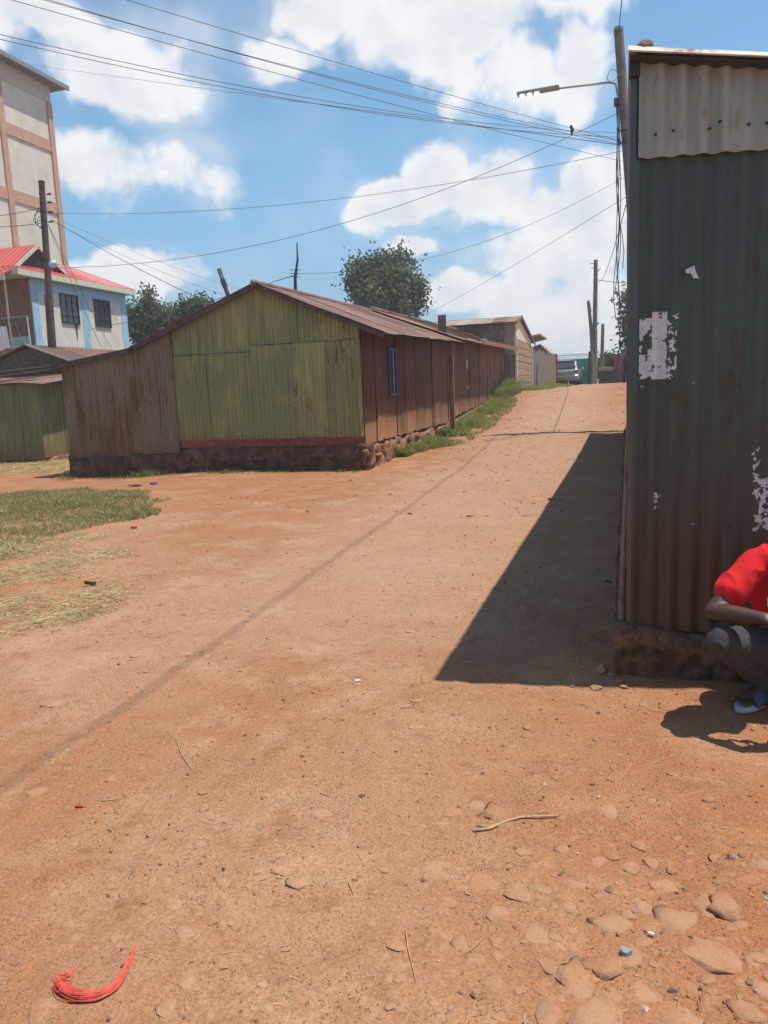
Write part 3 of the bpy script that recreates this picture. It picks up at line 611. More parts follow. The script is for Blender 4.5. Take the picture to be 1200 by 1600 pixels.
# second, darker hut that carries on up the road
HUT2 = thing('sheet_metal_hut', (-6.5, 30, .8), 'dark rust brown hut beyond the green hut, its eave over weeds', 'hut')
i = 0
for k in range(12):
    y0 = 24.0+k; i += 1
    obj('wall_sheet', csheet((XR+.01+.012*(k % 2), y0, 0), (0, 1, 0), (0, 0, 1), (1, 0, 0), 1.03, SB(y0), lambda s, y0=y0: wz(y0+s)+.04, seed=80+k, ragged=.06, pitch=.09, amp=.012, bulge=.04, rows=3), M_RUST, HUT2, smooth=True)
zr2 = lambda y: float(np.interp(y, [23, 36], [4.18, 4.42])); ze2 = lambda y: float(np.interp(y, [22.6, 36.3], [3.09, 3.29]))
for k in range(13): roof_sheet(HUT2, 22.9+1.03*k, 22.9+1.03*k+1.08, -7.3, -4.42, zr2, ze2, M_ROOF, 100+k, .008*(k % 2))
for k in range(5): roof_sheet(HUT2, 22.9+2.6*k, 22.9+2.6*k+2.68, -7.28, -10.4, zr2, lambda y: 3.0, M_ROOF, 120+k, .008*(k % 2))
obj('ridge_cap', MB().tube([(-7.3, 22.9, 4.2), (-7.3, 36.3, 4.44)], .07, 8), M_ROOF, HUT2, smooth=True)
obj('footing', rough_wall((XR+.02, 24.2, 0), (XR+.02, 36.2, 0), lambda s: ground(-4.9, 24.2+s, False), lambda s: np.interp(24.2+s, [24.2, 36], [.62, 1.42]), .3, (1, 0, 0), 3, .08), M_MUDL, HUT2, smooth=True)
for yy in (24.6, 27, 29.5, 32): obj('roof_batten', MB().beam((-7.2, yy, zr2(yy)+.03), (-4.6, yy, ze2(yy)+.10), .06, .05), M_ROOFP if yy < 28 else M_WOODR, HUT2)
obj('eave_board', MB().beam((-4.44, 26.5, ze2(26.5)+.06), (-4.44, 36.4, ze2(36.4)+.09), .04, .16), M_WOODR, HUT2, label='red brown board along the eave')
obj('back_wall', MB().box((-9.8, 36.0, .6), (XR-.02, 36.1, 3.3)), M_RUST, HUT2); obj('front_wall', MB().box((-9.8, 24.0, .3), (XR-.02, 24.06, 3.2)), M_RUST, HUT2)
ch = csheet((-5.35, 23.6, 0), (1, .1, 0), (0, 0, 1), (0, -1, 0), .26, 3.1, 3.93, pitch=.065, amp=.01); single('iron_offcut', ch, M_POLE, 'bent dark iron offcut standing up where the two hut roofs meet', 'scrap')
single('plastic_scrap', MB().ell((0, 0, 0), (.16, .12, .04), 7, 4, Matrix.Translation(Vector((0, 0, 0)))), plain('blue_plastic', (.05, .2, .6), .4, bump=0), 'crumpled blue plastic scrap on the rusty hut roof', 'litter').location = (-5.0, 30.2, 3.47)
# planks at the end of the second hut
for k, (y, h, t) in enumerate([(36.25, 3.1, .02), (36.33, 2.95, -.03), (36.4, 3.15, .05)]):
    obj('plank', MB().beam((-4.95+.15*k, y, 1.2), (-4.95+.15*k+t, y, h), .10, .03, (0, 1, 0)), M_WOOD, HUT2)
# hanging tin and rags on the wall
obj('hinge_plate', MB().box((XR+.03, 26.4, 2.3), (XR+.05, 26.62, 2.62)), M_ZINC, HUT2, label='pale tin plate on the dark wall'); obj('latch', MB().box((XR+.03, 26.45, 1.6), (XR+.05, 26.6, 1.72)), M_ZINC, HUT2)
# ------------------------------------------------------------------ block house beyond
BH = thing('block_house', (-7, 40, 1.2), 'block walled house with precast panel side and cream gable', 'house')
bx, by = -4.62, 36.95
obj('wall_core', MB().box((-9.5, by+.05, 4.1), (bx-.06, by+.2, 4.7)), M_CONC, BH)
obj('wall_core', MB().box((-9.5, by+.05, .8), (bx-.06, 44.6, 4.1)), M_CONC, BH)
blk = mesh('block', MB().box((-.222, -.05, -.135), (.222, .05, .135)), M_BLOCKD)
for r in range(12):
    for k in range(11):
        x = -9.3+.46*k+(.23 if r % 2 else 0)
        if x > bx-.75: continue
        o = D.objects.new('block', blk); C.objects.link(o); o.parent = BH; o.location = Vector((x, by+random.uniform(0, .012), 1.35+.285*r))-BASE[BH.name]
obj('quoin', MB().box((bx-.52, by-.02, 1.0), (bx-.0, by+.3, 4.72)), M_CONC, BH, bevel=.01, label='pale plastered corner')
obj('panel_post', MB().box((bx-.05, by-.05, 1.0), (bx+.08, by+.1, 4.02)), M_WHITEW, BH, bevel=.008); obj('panel_post', MB().box((bx-.05, 44.0, 1.2), (bx+.08, 44.15, 3.8)), M_CREAM, BH, bevel=.008)
for r in range(8): z = 1.15+.345*r; obj('wall_panel', MB().box((bx-.05, by+.12, z), (bx+.02+random.uniform(0, .03), 43.98, z+.325)), M_BLOCK, BH, bevel=.012)
gp = [(bx-.03, by+.1, 3.92), (bx-.03, 44.0, 3.92), (bx-.03, 44.0, 4.15), (bx-.03, 38.4, 4.98), (bx-.03, by+.1, 4.72)]
obj('gable', MB().prism(gp, (.05, 0, 0)), plain('cream_gable', (.66, .53, .36), .9, var=.06, bump=.1), BH, label='sunlit cream plastered gable')
for k in range(9):                                          # roof: a short front slope and a long back slope, ridge across the street
    x0 = -9.9+.6*k; x1 = x0+.64
    for nm, ya, za, yb, zb in (('roof_sheet', 36.5, 4.66, 38.45, 5.06), ('roof_sheet', 38.4, 5.06, 44.9, 4.06)):
        P = []; nc = 36
        for q in range(3):
            t = q/2; P.append([(x0+(x1-x0)*j/nc, ya+(yb-ya)*t, za+(zb-za)*t+.012*math.cos(j*2.2)+.01*(k % 2)) for j in range(nc+1)])
        obj(nm, MB().quad_grid(P), M_ROOFP if k < 7 else M_ROOF, BH, smooth=True)
obj('barge_board', MB().beam((-4.47, 36.45, 4.62), (-4.47, 38.45, 5.02), .04, .16), M_WOODR, BH); obj('barge_board', MB().beam((-4.47, 38.45, 5.02), (-4.47, 44.95, 4.0), .04, .16), M_POLED, BH)
# ------------------------------------------------------------------ board fence after the block house
FN = thing('board_fence', (-4.3, 47, 1.5), 'tall grey fence of upright uneven boards beside the parked car', 'fence')
fa, fbb = Vector((-4.55, 44.3, 0)), Vector((-3.72, 50.6, 0)); fd = (fbb-fa).normalized(); nb = 15
for k in range(nb):
    p = fa.lerp(fbb, k/nb); q = fa.lerp(fbb, (k+.93)/nb); h = 3.72+.28*noise.noise(Vector((k*1.3, 0, 0)))-.012*k
    mb = MB().prism([(p.x, p.y, 1.3), (q.x, q.y, 1.3), (q.x, q.y, h+random.uniform(-.08, .08)), (p.x, p.y, h)], (-.03, 0, 0)); obj('board', mb, M_WOOD if k < nb-2 else M_WOODR, FN)
for k, t in enumerate((.02, .08)): p = fa+fd*(.3+.5*k); obj('stake', MB().beam((p.x+.1, p.y, 1.3), (p.x+.2-.25*k, p.y, 2.9-.3*k), .07, .04, (0, 1, 0)), M_WOOD, FN)
obj('end_post', MB().beam((fbb.x, fbb.y+.1, 1.3), (fbb.x, fbb.y+.1, 3.62), .16, .14, (0, 1, 0)), M_WOODR, FN, label='red brown end post'); obj('rail', MB().beam((fa.x-.06, fa.y, 2.9), (fbb.x-.06, fbb.y, 2.95), .04, .08), M_WOOD, FN)
# small gables behind the fence
SH1 = thing('lean_to_shed', (-5.8, 50, 1.5), 'small shed with a tilted pale roof behind the board fence', 'shed')
obj('wall', MB().box((-7.5, 47.2, 1.3), (-5.0, 51, 4.0)), M_CONC, SH1); obj('roof', MB().prism([(-7.8, 46.8, 4.0), (-4.35, 46.8, 4.62), (-4.35, 46.8, 4.72), (-7.8, 46.8, 4.1)], (0, 4.6, 0)), M_ROOFP, SH1)
SH2 = thing('tin_shed', (-6.2, 58, 1.5), 'grey gabled tin shed behind the parked car', 'shed')
obj('wall', MB().prism([(-8.2, 55, 1.2), (-4.15, 55, 1.2), (-4.15, 55, 3.5), (-5.1, 55, 4.4), (-8.2, 55, 3.4)], (0, 5, 0)), plain('grey_tin', (.24, .24, .22), .7, var=.15), SH2)
obj('roof_slope', MB().prism([(-5.1, 54.6, 4.45), (-3.95, 54.6, 3.35), (-3.95, 54.6, 3.42), (-5.1, 54.6, 4.53)], (0, 5.8, 0)), M_ROOFP, SH2); obj('roof_slope', MB().prism([(-5.1, 54.6, 4.45), (-5.1, 54.6, 4.53), (-8.4, 54.6, 3.42), (-8.4, 54.6, 3.35)], (0, 5.8, 0)), M_ROOFP, SH2)
# ------------------------------------------------------------------ teal gate
GT = thing('metal_gate', (-2.9, 56, 1.55), 'teal sheet metal double gate with open rail along the top', 'gate')
gy = 56.0; g0 = at(872, 590, Y=gy).x-.7; g1 = at(920, 590, Y=gy).x; zt = at(915, 560, Y=gy).z
gm = (g0+g1)/2
for a, b in ((g0, gm-.02), (gm+.02, g1)):
    lf = obj('gate_leaf', MB().box((a, gy, 1.6), (b, gy+.03, zt-.02)), M_TEAL, GT)
    for z in (1.62, 2.15, 2.68, zt-.06): obj('rail', MB().box((a, gy-.035, z), (b, gy-.002, z+.05)), M_TEAL, lf)
    for x in (a, b-.05): obj('stile', MB().box((x, gy-.045, 1.6), (x+.05, gy-.002, zt)), M_TEAL, lf)
    tr = obj('top_rail', MB().box((a, gy, zt+.28), (b, gy+.03, zt+.32)), M_TEAL, lf)
    k = a+.02
    while k < b: obj('baluster', MB().box((k, gy+.005, zt-.02), (k+.025, gy+.025, zt+.28)), M_TEAL, lf); k += .13
for x in (g0-.1, g1): obj('gate_post', MB().box((x, gy-.05, 1.5), (x+.1, gy+.08, zt+.1)), M_TEAL, GT)
# ------------------------------------------------------------------ far right beyond the crest
PK = thing('pink_house', (1.2, 62, 1.4), 'small pink plastered house with a rusty roof beyond the crest', 'house')
p0 = at(960, 560, Y=60); 
obj('wall', MB().box((p0.x, 60, .9), (p0.x+4, 65, p0.z+.1)), M_PINK, PK); e = at(953, 560, Y=59.4)
obj('roof', MB().prism([(e.x, 59.3, p0.z+.0), (p0.x+4.3, 59.3, p0.z+.0), (p0.x+4.3, 59.3, p0.z+.1), (p0.x+2.2, 59.3, p0.z+1.0), (e.x, 59.3, p0.z+.1)], (0, 6, 0)), M_ROOF, PK)
obj('door', MB().box((p0.x+.9, 59.96, 1.2), (p0.x+1.7, 60.02, 3.0)), M_DKSTEEL, PK)
LW = thing('low_kiosk', (-.6, 60, 1.4), 'low dark kiosk with a pale flat roof slab left of the pink house', 'kiosk')
a, b = at(936, 580, Y=58.5), at(962, 577, Y=58.5)
obj('wall', MB().box((a.x, 58.6, .8), (b.x+.6, 61, a.z+.02)), M_POLED, LW); obj('roof', MB().box((a.x-.1, 58.2, a.z), (b.x-.15, 61.2, a.z+.28)), M_ROOFP, LW, bevel=.02); obj('shutter', MB().box((a.x+.2, 58.55, 1.5), (a.x+1., 58.6, a.z-.15)), M_DKSTEEL, LW)
# ------------------------------------------------------------------ poles
def pole(name, base, top, r0, r1, label, mat, extra=None, bend=0):
    t = thing(name, base, label, 'utility pole')
    base, top = Vector(base), Vector(top); pts = []; rs = []
    for k in range(9):
        q = k/8; p = base.lerp(top, q)-Vector((0, 0, .3*(1-q))); p.x += bend*math.sin(math.pi*q)+.012*noise.noise(Vector((q*4, base.x, 0))); pts.append(p); rs.append(r0+(r1-r0)*q)
    obj('post', MB().tube(pts, rs, 12), mat, t, smooth=40); return t
# street lamp pole standing behind the kiosk
YP = 21.8; pt = at(966.5, 46, Y=YP); pm = at(977, 185, Y=YP); dxy = (pm.x-pt.x)/(pt.z-pm.z)
pb = Vector((pm.x+dxy*(pm.z-.4), YP, ground(.5, YP, False)))
P1 = pole('lamp_pole', pb, pt, .15, .115, 'tall grey timber pole with a long street lamp arm, beside the near kiosk', M_POLE)
obj('pole_cap', MB().tube([pt+Vector((0, 0, -.03)), pt+Vector((0, 0, .04))], .125, 10), M_STEEL, P1)
j = at(967, 160, Y=YP-.1); e1 = at(962, 131, Y=YP-.1); e2 = at(950, 129, Y=YP-.1); l1 = at(865, 139, Y=YP-.1); l0 = at(808, 148, Y=YP-.1)
obj('lamp_arm', MB().tube([j, j.lerp(e1, .6), e1, e2, l1.lerp(e2, .5), l1], .026, 8), M_STEEL, P1, smooth=40)
lh = obj('lamp_head', MB().beam(l1+Vector((.15, 0, .02)), l0, .26, .07), M_STEEL, P1, bevel=.02, label='slim street lamp head')
def lens(c):
    m = MT('led_lens'); m.put('Base Color', (.9, .92, .95)).put('Roughness', .08)
    m.put('Specular IOR Level', 1.).put('Emission Color', (1, 1, 1)).put('Emission Strength', 1.2); return m.m
M_LENS = lens(0)
for k in range(3):
    c = l0.lerp(l1, .14+.2*k)+Vector((0, 0, -.045)); obj('lens', MB().ell(c, (.075, .10, .035), 10, 6), M_LENS, lh, smooth=True)
for z, w in ((8.05, .5), (7.75, .5)):
    p = pt.lerp(pb, (pt.z-z)/(pt.z-pb.z)); obj('bracket', MB().beam(p+Vector((-.22, -.12, 0)), p+Vector((.05, -.12, 0)), .04, .04), M_DKSTEEL, P1)
    obj('insulator', MB().tube([p+Vector((-.2, -.12, .0)), p+Vector((-.2, -.12, .06)), p+Vector((-.2, -.12, .1))], [.03, .045, .02], 8), M_DKSTEEL, P1)
def coil(p, r, n, seed):
    pts = []
    for k in range(n*14): a = k/14*2*math.pi; pts.append(Vector(p)+Vector((r*math.cos(a)*(1+.15*math.sin(k*.7+seed)), .02*math.sin(k), r*1.2*math.sin(a)+.004*k)))
    return pts
obj('cable_coil', MB().tube(coil(at(957, 120, Y=YP-.2), .13, 1, 1), .007, 5), M_WIRE, P1); obj('junction_box', MB().box((at(963, 163, Y=YP).x-.06, YP-.25, at(963, 163, Y=YP).z-.1), (at(963, 163, Y=YP).x+.08, YP-.1, at(963, 163, Y=YP).z+.08)), M_DKSTEEL, P1, bevel=.01)
dn = []
for k in range(5):
    a = at(963+k*1.2, 165, Y=YP-.18); b = at(966+random.uniform(-4, 6), 420+40*k, Y=YP-.18); pts = [a.lerp(b, q/10)+Vector((.10*math.sin(q*.9+k*1.7)*(q/10), 0, 0)) for q in range(11)]
    obj('service_cable', MB().tube(pts, .011, 5), M_WIRE, P1)
# left pole behind the low brown roof
P2t = at(65, 286, Y=23.6); P2m = at(82, 540, Y=23.6); sl2 = (P2m.x-P2t.x)/(P2t.z-P2m.z); P2b = Vector((P2m.x+sl2*(P2m.z+.1), 23.6, -.1))
P2 = pole('utility_pole', P2b, P2t, .15, .105, 'dark brown leaning timber utility pole beside the red roofed house', M_POLED)
obj('pole_cap', MB().tube([P2t, P2t+Vector((0, 0, .07))], .115, 10), M_DKSTEEL, P2)
for yy in (302, 315, 330, 345):
    p = at(67+(yy-300)*.07, yy, Y=23.4); obj('insulator', MB().tube([p+Vector((-.16, -.0, 0)), p+Vector((-.05, 0, .02)), p+Vector((.02, 0, 0))], [.03, .045, .03], 8), M_DKSTEEL, P2)
    p2 = at(73+(yy-300)*.07, yy+2, Y=23.4); obj('insulator', MB().tube([p2, p2+Vector((.12, 0, .01)), p2+Vector((.2, 0, 0))], [.025, .04, .02], 8), M_DKSTEEL, P2)
for k in range(4): obj('slack_loop', MB().tube([at(67, 318+8*k, Y=23.35), at(58-4*(k % 2), 330+6*k, Y=23.3), at(52+4*k, 345+4*k, Y=23.3), at(62, 356, Y=23.3), at(74, 352-3*k, Y=23.35)], .012, 5), M_WIRE, P2)
obj('stay_rod', MB().tube([at(70, 460, Y=23.35), at(76, 545, Y=23.3)], .02, 6), M_DKSTEEL, P2)
bd = MB().ell(at(83, 413, Y=23.3), (.17, .12, .16), 9, 6); 
for q, v in enumerate(bd.v): bd.v[q] = tuple(Vector(v)+Vector((noise.noise(Vector(v)*9), 0, noise.noise(Vector(v)*9+Vector((5, 0, 0)))))*.05)
single('cable_bundle', bd, plain('blue_white_plastic', (.45, .5, .6), .5, var=.4, scale=14), 'blue and white wrapped bundle tied on the dark leaning pole', 'bundle')
# far poles at the gate
YG = 55.2
A = pole('lamp_pole', at(928.5, 598, Y=YG), at(931, 406, Y=YG), .19, .13, 'grey timber pole with a small round lamp, beside the teal gate', M_POLE)
lp = at(941, 417, Y=YG-.1); q0 = at(933, 425, Y=YG-.1)
obj('lamp_arm', MB().tube([q0, lp], .03, 6), M_DKSTEEL, A); lhd = obj('lamp_head', MB().ell(lp, (.16, .16, .09), 10, 6), M_STEEL, A, smooth=True); obj('lens', MB().ell(lp+Vector((0, -.05, -.02)), (.13, .13, .09), 10, 6), M_LENS, lhd, smooth=True)
for yy in (412, 419): obj('cross_pin', MB().beam(at(922, yy, Y=YG-.15), at(931, yy-1, Y=YG-.15), .04, .04), M_DKSTEEL, A)
obj('blue_cap', MB().ell(at(933.5, 505, Y=YG-.3), (.11, .1, .11), 8, 6), plain('blue_enamel', (.1, .3, .65), .4, bump=0), A, smooth=True, label='small blue fitting on the pole')
B = pole('utility_pole', at(925.5, 597, Y=YG-.3), at(919, 470, Y=YG+.2), .15, .1, 'thin grey leaning pole crossing the lamp pole at the teal gate', M_POLE, bend=.12)
for k in range(4): obj('insulator', MB().ell(at(922+k*.6, 475+k*3.5, Y=YG-.1), (.04, .04, .05), 7, 5), M_DKSTEEL, B)
Cc = pole('utility_pole', at(939.5, 596, Y=60), at(942, 506, Y=60), .14, .12, 'short grey timber pole behind the low kiosk', M_POLE)
Dd = pole('gate_stake', at(921.5, 597, Y=55.6), at(921.5, 549, Y=55.6), .1, .09, 'short dark stake standing against the teal gate', M_POLED); Dd['category'] = 'stake'
# ------------------------------------------------------------------ overhead lines
CAB = 'overhead cables of the lamp pole'
def cable(a, b, sag, r, label, group=None, n=28):
    a, b = Vector(a), Vector(b); pts = [a.lerp(b, k/n)-Vector((0, 0, 4*sag*(k/n)*(1-k/n))) for k in range(n+1)]
    return single('overhead_cable', MB().tube(pts, r, 6), M_WIRE, label, 'cable', group, smooth=True)
hp = lambda z: pt.lerp(pb, (pt.z-z)/(pt.z-pb.z))+Vector((-.15, -.1, 0))
far = [(0, (-330, -164), 7.8, .1), (0, (-330, -116), 7.8, .2), (0, (-332, -124), 7.72, .22), (0, (-330, -100), 7.3, .1), (0, (-330, -28), 8.0, .4), (0, (-330, -20), 7.9, .4)]
for _, p, z, sg in far: cable(hp(z), at(p[0], p[1], Y=8.5), sg, .0052, 'thin black cable sagging from the near lamp pole high across the sky', CAB)
cable(hp(7.7), at(30, 99, Y=48), .0, .009, 'black cable running from the near lamp pole behind the tall tower block')
cable(pt+Vector((0, 0, -.05)), (1.35, -16, 10.2), .5, .011, 'thick bundled cable running overhead along the road from the lamp pole top')
cable(hp(7.55), at(76, 333, Y=23.5), .5, .0065, 'thin cable from the near lamp pole to the dark leaning pole')
cable(hp(8.5), at(-60, 412, Y=20), 1.35, .007, 'long slack cable from the near lamp pole passing below the tower block')
cable(at(80, 342, Y=23.5), at(335, 478, Y=17.5), .1, .009, 'straight cable from the dark leaning pole down to the green hut roof')
cable(at(80, 338, Y=23.5), at(640, 497, Y=44), .9, .005, 'faint cable from the dark leaning pole towards the big tree')
cable(at(80, 345, Y=23.5), at(560, 500, Y=40), .8, .005, 'lower faint cable from the dark leaning pole behind the hut ridge')
cable(hp(6.9), at(466, 428, Y=19.5), .6, .005, 'thin cable from the near lamp pole to the roof antenna')
cable(hp(6.4), at(668, 490, Y=44), .1, .0065, 'straight cable from the near lamp pole down behind the hut roofs')
cable(at(466, 428, Y=19.5), at(100, 520, Y=30), .2, .010, 'thin cable from the roof antenna to the blue and white house')
cable(at(933, 437, Y=YG), at(1010, 440, Y=40), .1, .02, 'short cable leaving the far lamp pole behind the near kiosk wall'); cable(at(933, 440, Y=YG), hp(6.2), .6, .012, 'cable between the far lamp pole and the near lamp pole')
cable(at(72, 322, Y=23.5), at(-80, 338, Y=21), .15, .012, 'cable leaving the dark leaning pole across the tower block')
cable(at(70, 348, Y=23.5), at(-80, 352, Y=21), .1, .012, 'lower cable leaving the dark leaning pole across the tower block')
for k, (x, y) in enumerate([(175, 547), (160, 545)]): cable(at(75, 350, Y=23.5), at(x, y, X=-21.9), .1+.1*k, .009, 'drop cable from the dark leaning pole to the blue and white house wall', 'house drop cables')
spl = at(893, 203, Y=19.5); single('cable_splice', MB().tube([spl+Vector((0, 0, -.12)), spl+Vector((.02, 0, 0)), spl+Vector((-.02, 0, .1))], [.02, .045, .03], 7), M_DKSTEEL, 'small black splice hanging where the cables cross before the lamp pole', 'splice')
# ------------------------------------------------------------------ antenna and stub on the hut roof
an = thing('roof_antenna', at(462, 470, Y=20), 'thin stick antenna with small cross bars above the green hut ridge', 'antenna')
a0, a1 = at(462, 470, Y=20), at(464, 379, Y=20)
obj('mast', MB().tube([a0, a0.lerp(a1, .4)+Vector((-.03, 0, 0)), a0.lerp(a1, .7)+Vector((.03, 0, 0)), a1], [.05, .045, .03, .018], 7), M_POLED, an, smooth=True)
for z in (0, .09, .18): c = at(461, 428, Y=19.95)+Vector((0, 0, z-.08)); obj('dipole', MB().beam(c+Vector((-.14, .05*z, .02)), c+Vector((.15, 0, -.02)), .015, .015), M_DKSTEEL, an)
s0, s1 = at(357, 463, Y=18.3), at(342, 420, Y=18.3); sp = thing('leaning_stub', s0, 'short dark leaning mast stub over the left roof slope', 'mast')
obj('mast', MB().tube([s0+(s0-s1)*.5, s1], .06, 8), M_POLED, sp, smooth=True); obj('clamp', MB().tube([s0.lerp(s1, .35), s0.lerp(s1, .6)], .075, 8), M_DKSTEEL, sp)
# ------------------------------------------------------------------ trees
def tree(name, label, base, clumps, nleaf, leaf, mat, group=None, seed=1, trunk_r=.16, open_=.0):
    rg = random.Random(seed); t = thing(name, base, label, 'tree', group); base = Vector(base)
    cen = sum((Vector(c[0]) for c in clumps), Vector())/len(clumps); mb = MB(); fork = base.lerp(cen, .55); fork.z = base.z+(cen.z-base.z)*.6
    mb.tube([base-Vector((0, 0, .3)), base.lerp(fork, .5)+Vector((.1, 0, 0)), fork], [trunk_r, trunk_r*.8, trunk_r*.6], 9); 
    for c, r in clumps:
        c = Vector(c); mb.tube([fork, fork.lerp(c, .5)+Vector((0, 0, -.1)), c], [trunk_r*.45, trunk_r*.3, trunk_r*.1], 6)
    obj('trunk', mb, M_BARK, t, smooth=True); cr = MB()
    tot = sum(r[0]*r[2] for _, r in clumps)
    for c, r in clumps:
        c = Vector(c); tw = int(26+30*r[0]*r[2]); twigs = []
        for _ in range(tw):
            d = Vector((rg.gauss(0, 1), rg.gauss(0, 1), rg.gauss(0, 1))).normalized(); q = rg.random()**.45*(1+.28*noise.noise(d*2+c)); twigs.append(c+Vector((d.x*r[0], d.y*r[1], d.z*r[2]))*q)
        for k in range(int(nleaf*r[0]*r[2]/tot)):
            p = rg.choice(twigs)+Vector((rg.gauss(0, 1), rg.gauss(0, 1), rg.gauss(0, 1)))*leaf*1.2
            d = Vector((rg.gauss(0, 1), rg.gauss(0, 1), rg.gauss(-.3, .8))).normalized(); s = d.cross(Vector((rg.gauss(0, 1), rg.gauss(0, 1), rg.gauss(0, 1)))).normalized(); L = leaf*rg.uniform(.6, 1.25); w = L*.3; o = len(cr.v)
            nn = d.cross(s)*L*.12
            cr.v += [tuple(p), tuple(p+d*L*.5+s*w-nn), tuple(p+d*L), tuple(p+d*L*.5-s*w-nn)]; cr.f += [(o, o+1, o+2), (o, o+2, o+3)]
    obj('crown', cr, mat, t); return t
def clump(Y, lst): return [(at(x, y, Y=Y+dy), (rx/FPX*Y*1.03, rx/FPX*Y*.9, rz/FPX*Y*1.03)) for x, y, rx, rz, dy in lst]
tree('broadleaf_tree', 'big dense dark green tree rising behind the green hut roof', (at(605, 500, Y=44).x, 44, 0), clump(44, [(600, 442, 32, 26, 0), (575, 432, 21, 18, -.5), (622, 416, 20, 15, .4), (634, 446, 18, 20, -.4), (605, 472, 40, 22, -.8), (568, 464, 17, 18, .5), (645, 480, 12, 14, 0), (598, 408, 12, 9, 0), (628, 400, 8, 6, 0), (556, 420, 9, 8, 0), (551, 440, 8, 8, 0), (652, 450, 8, 7, 0), (655, 466, 6, 7, .3), (584, 414, 10, 8, -.3), (612, 430, 15, 12, -1.2), (586, 452, 14, 12, -1.4), (624, 468, 14, 12, -1.4)]), 13500, .27, M_LEAFD, seed=3, trunk_r=.25)
tree('broadleaf_tree', 'upright loose green tree between the blue house and the rusty hut', (at(232, 540, Y=37).x, 37, 0), clump(37, [(232, 480, 15, 26, 0), (215, 505, 20, 22, 0), (250, 495, 17, 17, -.3), (262, 512, 18, 16, 0), (230, 520, 32, 22, 0), (203, 490, 10, 12, 0), (268, 488, 8, 8, 0)]), 7500, .2, M_LEAFD, seed=5)
tree('broadleaf_tree', 'low paler green tree showing over the left roof slope of the hut', (at(310, 520, Y=36).x, 36, 0), clump(36, [(300, 485, 14, 14, 0), (318, 478, 10, 10, 0), (285, 495, 12, 12, 0), (310, 500, 30, 16, 0)]), 7000, .2, M_LEAFM, seed=6)
tree('broadleaf_tree', 'small green bushy tree behind the low kiosk and short pole', (at(948, 590, Y=66).x, 66, 1.2), clump(66, [(946, 570, 8, 9, 0), (952, 564, 5, 7, 0), (940, 580, 7, 7, 0), (953, 580, 7, 7, 0)]), 3000, .28, M_LEAFM, seed=8)
tree('broadleaf_tree', 'leafy tree above the pink house, mostly behind the near kiosk', (at(996, 560, Y=63).x, 63, 1.2), clump(63, [(990, 470, 17, 12, 0), (992, 505, 17, 10, 0), (990, 541, 17, 9, 0), (1003, 505, 20, 45, 0)]), 5000, .35, M_LEAFM, seed=9)
# ------------------------------------------------------------------ blue and white house
HX = -22.0; HO = thing('two_storey_house', (HX-3, 28, 0), 'blue and cream two storey house with a bright red roof and balcony', 'house')
h0, h1 = 25.1, 31.15; ez = 6.62
obj('wall', MB().box((HX-6, h0, 0), (HX, h1, ez)), M_WHITEW, HO)
def blueband(y0, y1, z0, z1): return MB().box((HX-.01, y0, z0), (HX+.018, y1, z1))
for y0, y1 in ((h0-.01, h0+.36), (h0+2.9, h0+3.35), (h1-.42, h1+.01)): obj('blue_band', blueband(y0, y1, 3.0, ez-.45), M_BLUEP, HO, label='sky blue painted upright band')
obj('blue_band', blueband(h0, h1, ez-.45, ez), M_BLUEP, HO, label='sky blue painted band under the eave')
def window(y0, y1, z0, z1):
    w = obj('window', MB().box((HX-.03, y0, z0), (HX+.02, y1, z1)), M_GLASS, HO, label='dark steel casement window')
    fr = MB(); fr.box((HX+.02, y0-.05, z0-.05), (HX+.06, y1+.05, z0)); fr.box((HX+.02, y0-.05, z1), (HX+.06, y1+.05, z1+.05)); fr.box((HX+.02, y0-.05, z0), (HX+.06, y0, z1)); fr.box((HX+.02, y1, z0), (HX+.06, y1+.05, z1)); obj('window_frame', fr, M_WINFR, w)
    for k in (1, 2): yy = y0+(y1-y0)*k/3; obj('mullion', MB().box((HX+.021, yy-.02, z0), (HX+.05, yy+.02, z1)), M_WINFR, w)
    for k in (1, 2, 3): zz = z0+(z1-z0)*k/4; obj('glazing_bar', MB().box((HX+.022, y0, zz-.012), (HX+.045, y1, zz+.012)), M_WINFR, w)
window(26.72, 27.72, 5.05, 6.15); window(28.85, 29.85, 5.05, 6.15)
obj('stain', MB().prism([(HX+.021, 27.45, 5.0), (HX+.021, 27.6, 5.0), (HX+.021, 27.54, 4.3)], (.002, 0, 0)), M_MUD, HO, label='dark run-off stain below the window sill')
ov = .32
obj('fascia', MB().box((HX+ov-.03, h0-.9, ez-.02), (HX+ov, h1+.4, ez+.2)), M_FASCIA, HO); obj('fascia', MB().box((HX-6.3, h0-.93, ez-.02), (HX+ov, h0-.9, ez+.2)), M_FASCIA, HO); obj('soffit_or_shade', MB().box((HX-6.3, h0-.9, ez), (HX+ov-.03, h1+.4, ez+.03)), M_FASCIA, HO)
def rsheet(p00, p01, p10, p11, name='roof_panel'):          # ribbed red sheet between eave (p0) and ridge (p1)
    p = [Vector(q) for q in (p00, p01, p10, p11)]; nc = int((p[1]-p[0]).length/.25*8); P = []
    for q in range(3):
        t = q/2; P.append([p[0].lerp(p[1], k/nc).lerp(p[2].lerp(p[3], k/nc), t)+Vector((0, 0, .035*max(0, math.cos(k*2*math.pi/8))**3)) for k in range(nc+1)])
    return obj(name, MB().quad_grid(P), M_REDROOF, HO, smooth=50)
ry, rz, rx0, rx1 = 28, 7.75, HX-1.6, HX-4.2
er, el = HX+ov, HX-6.3; ef, eb = h0-.92, h1+.42; zz = ez+.2
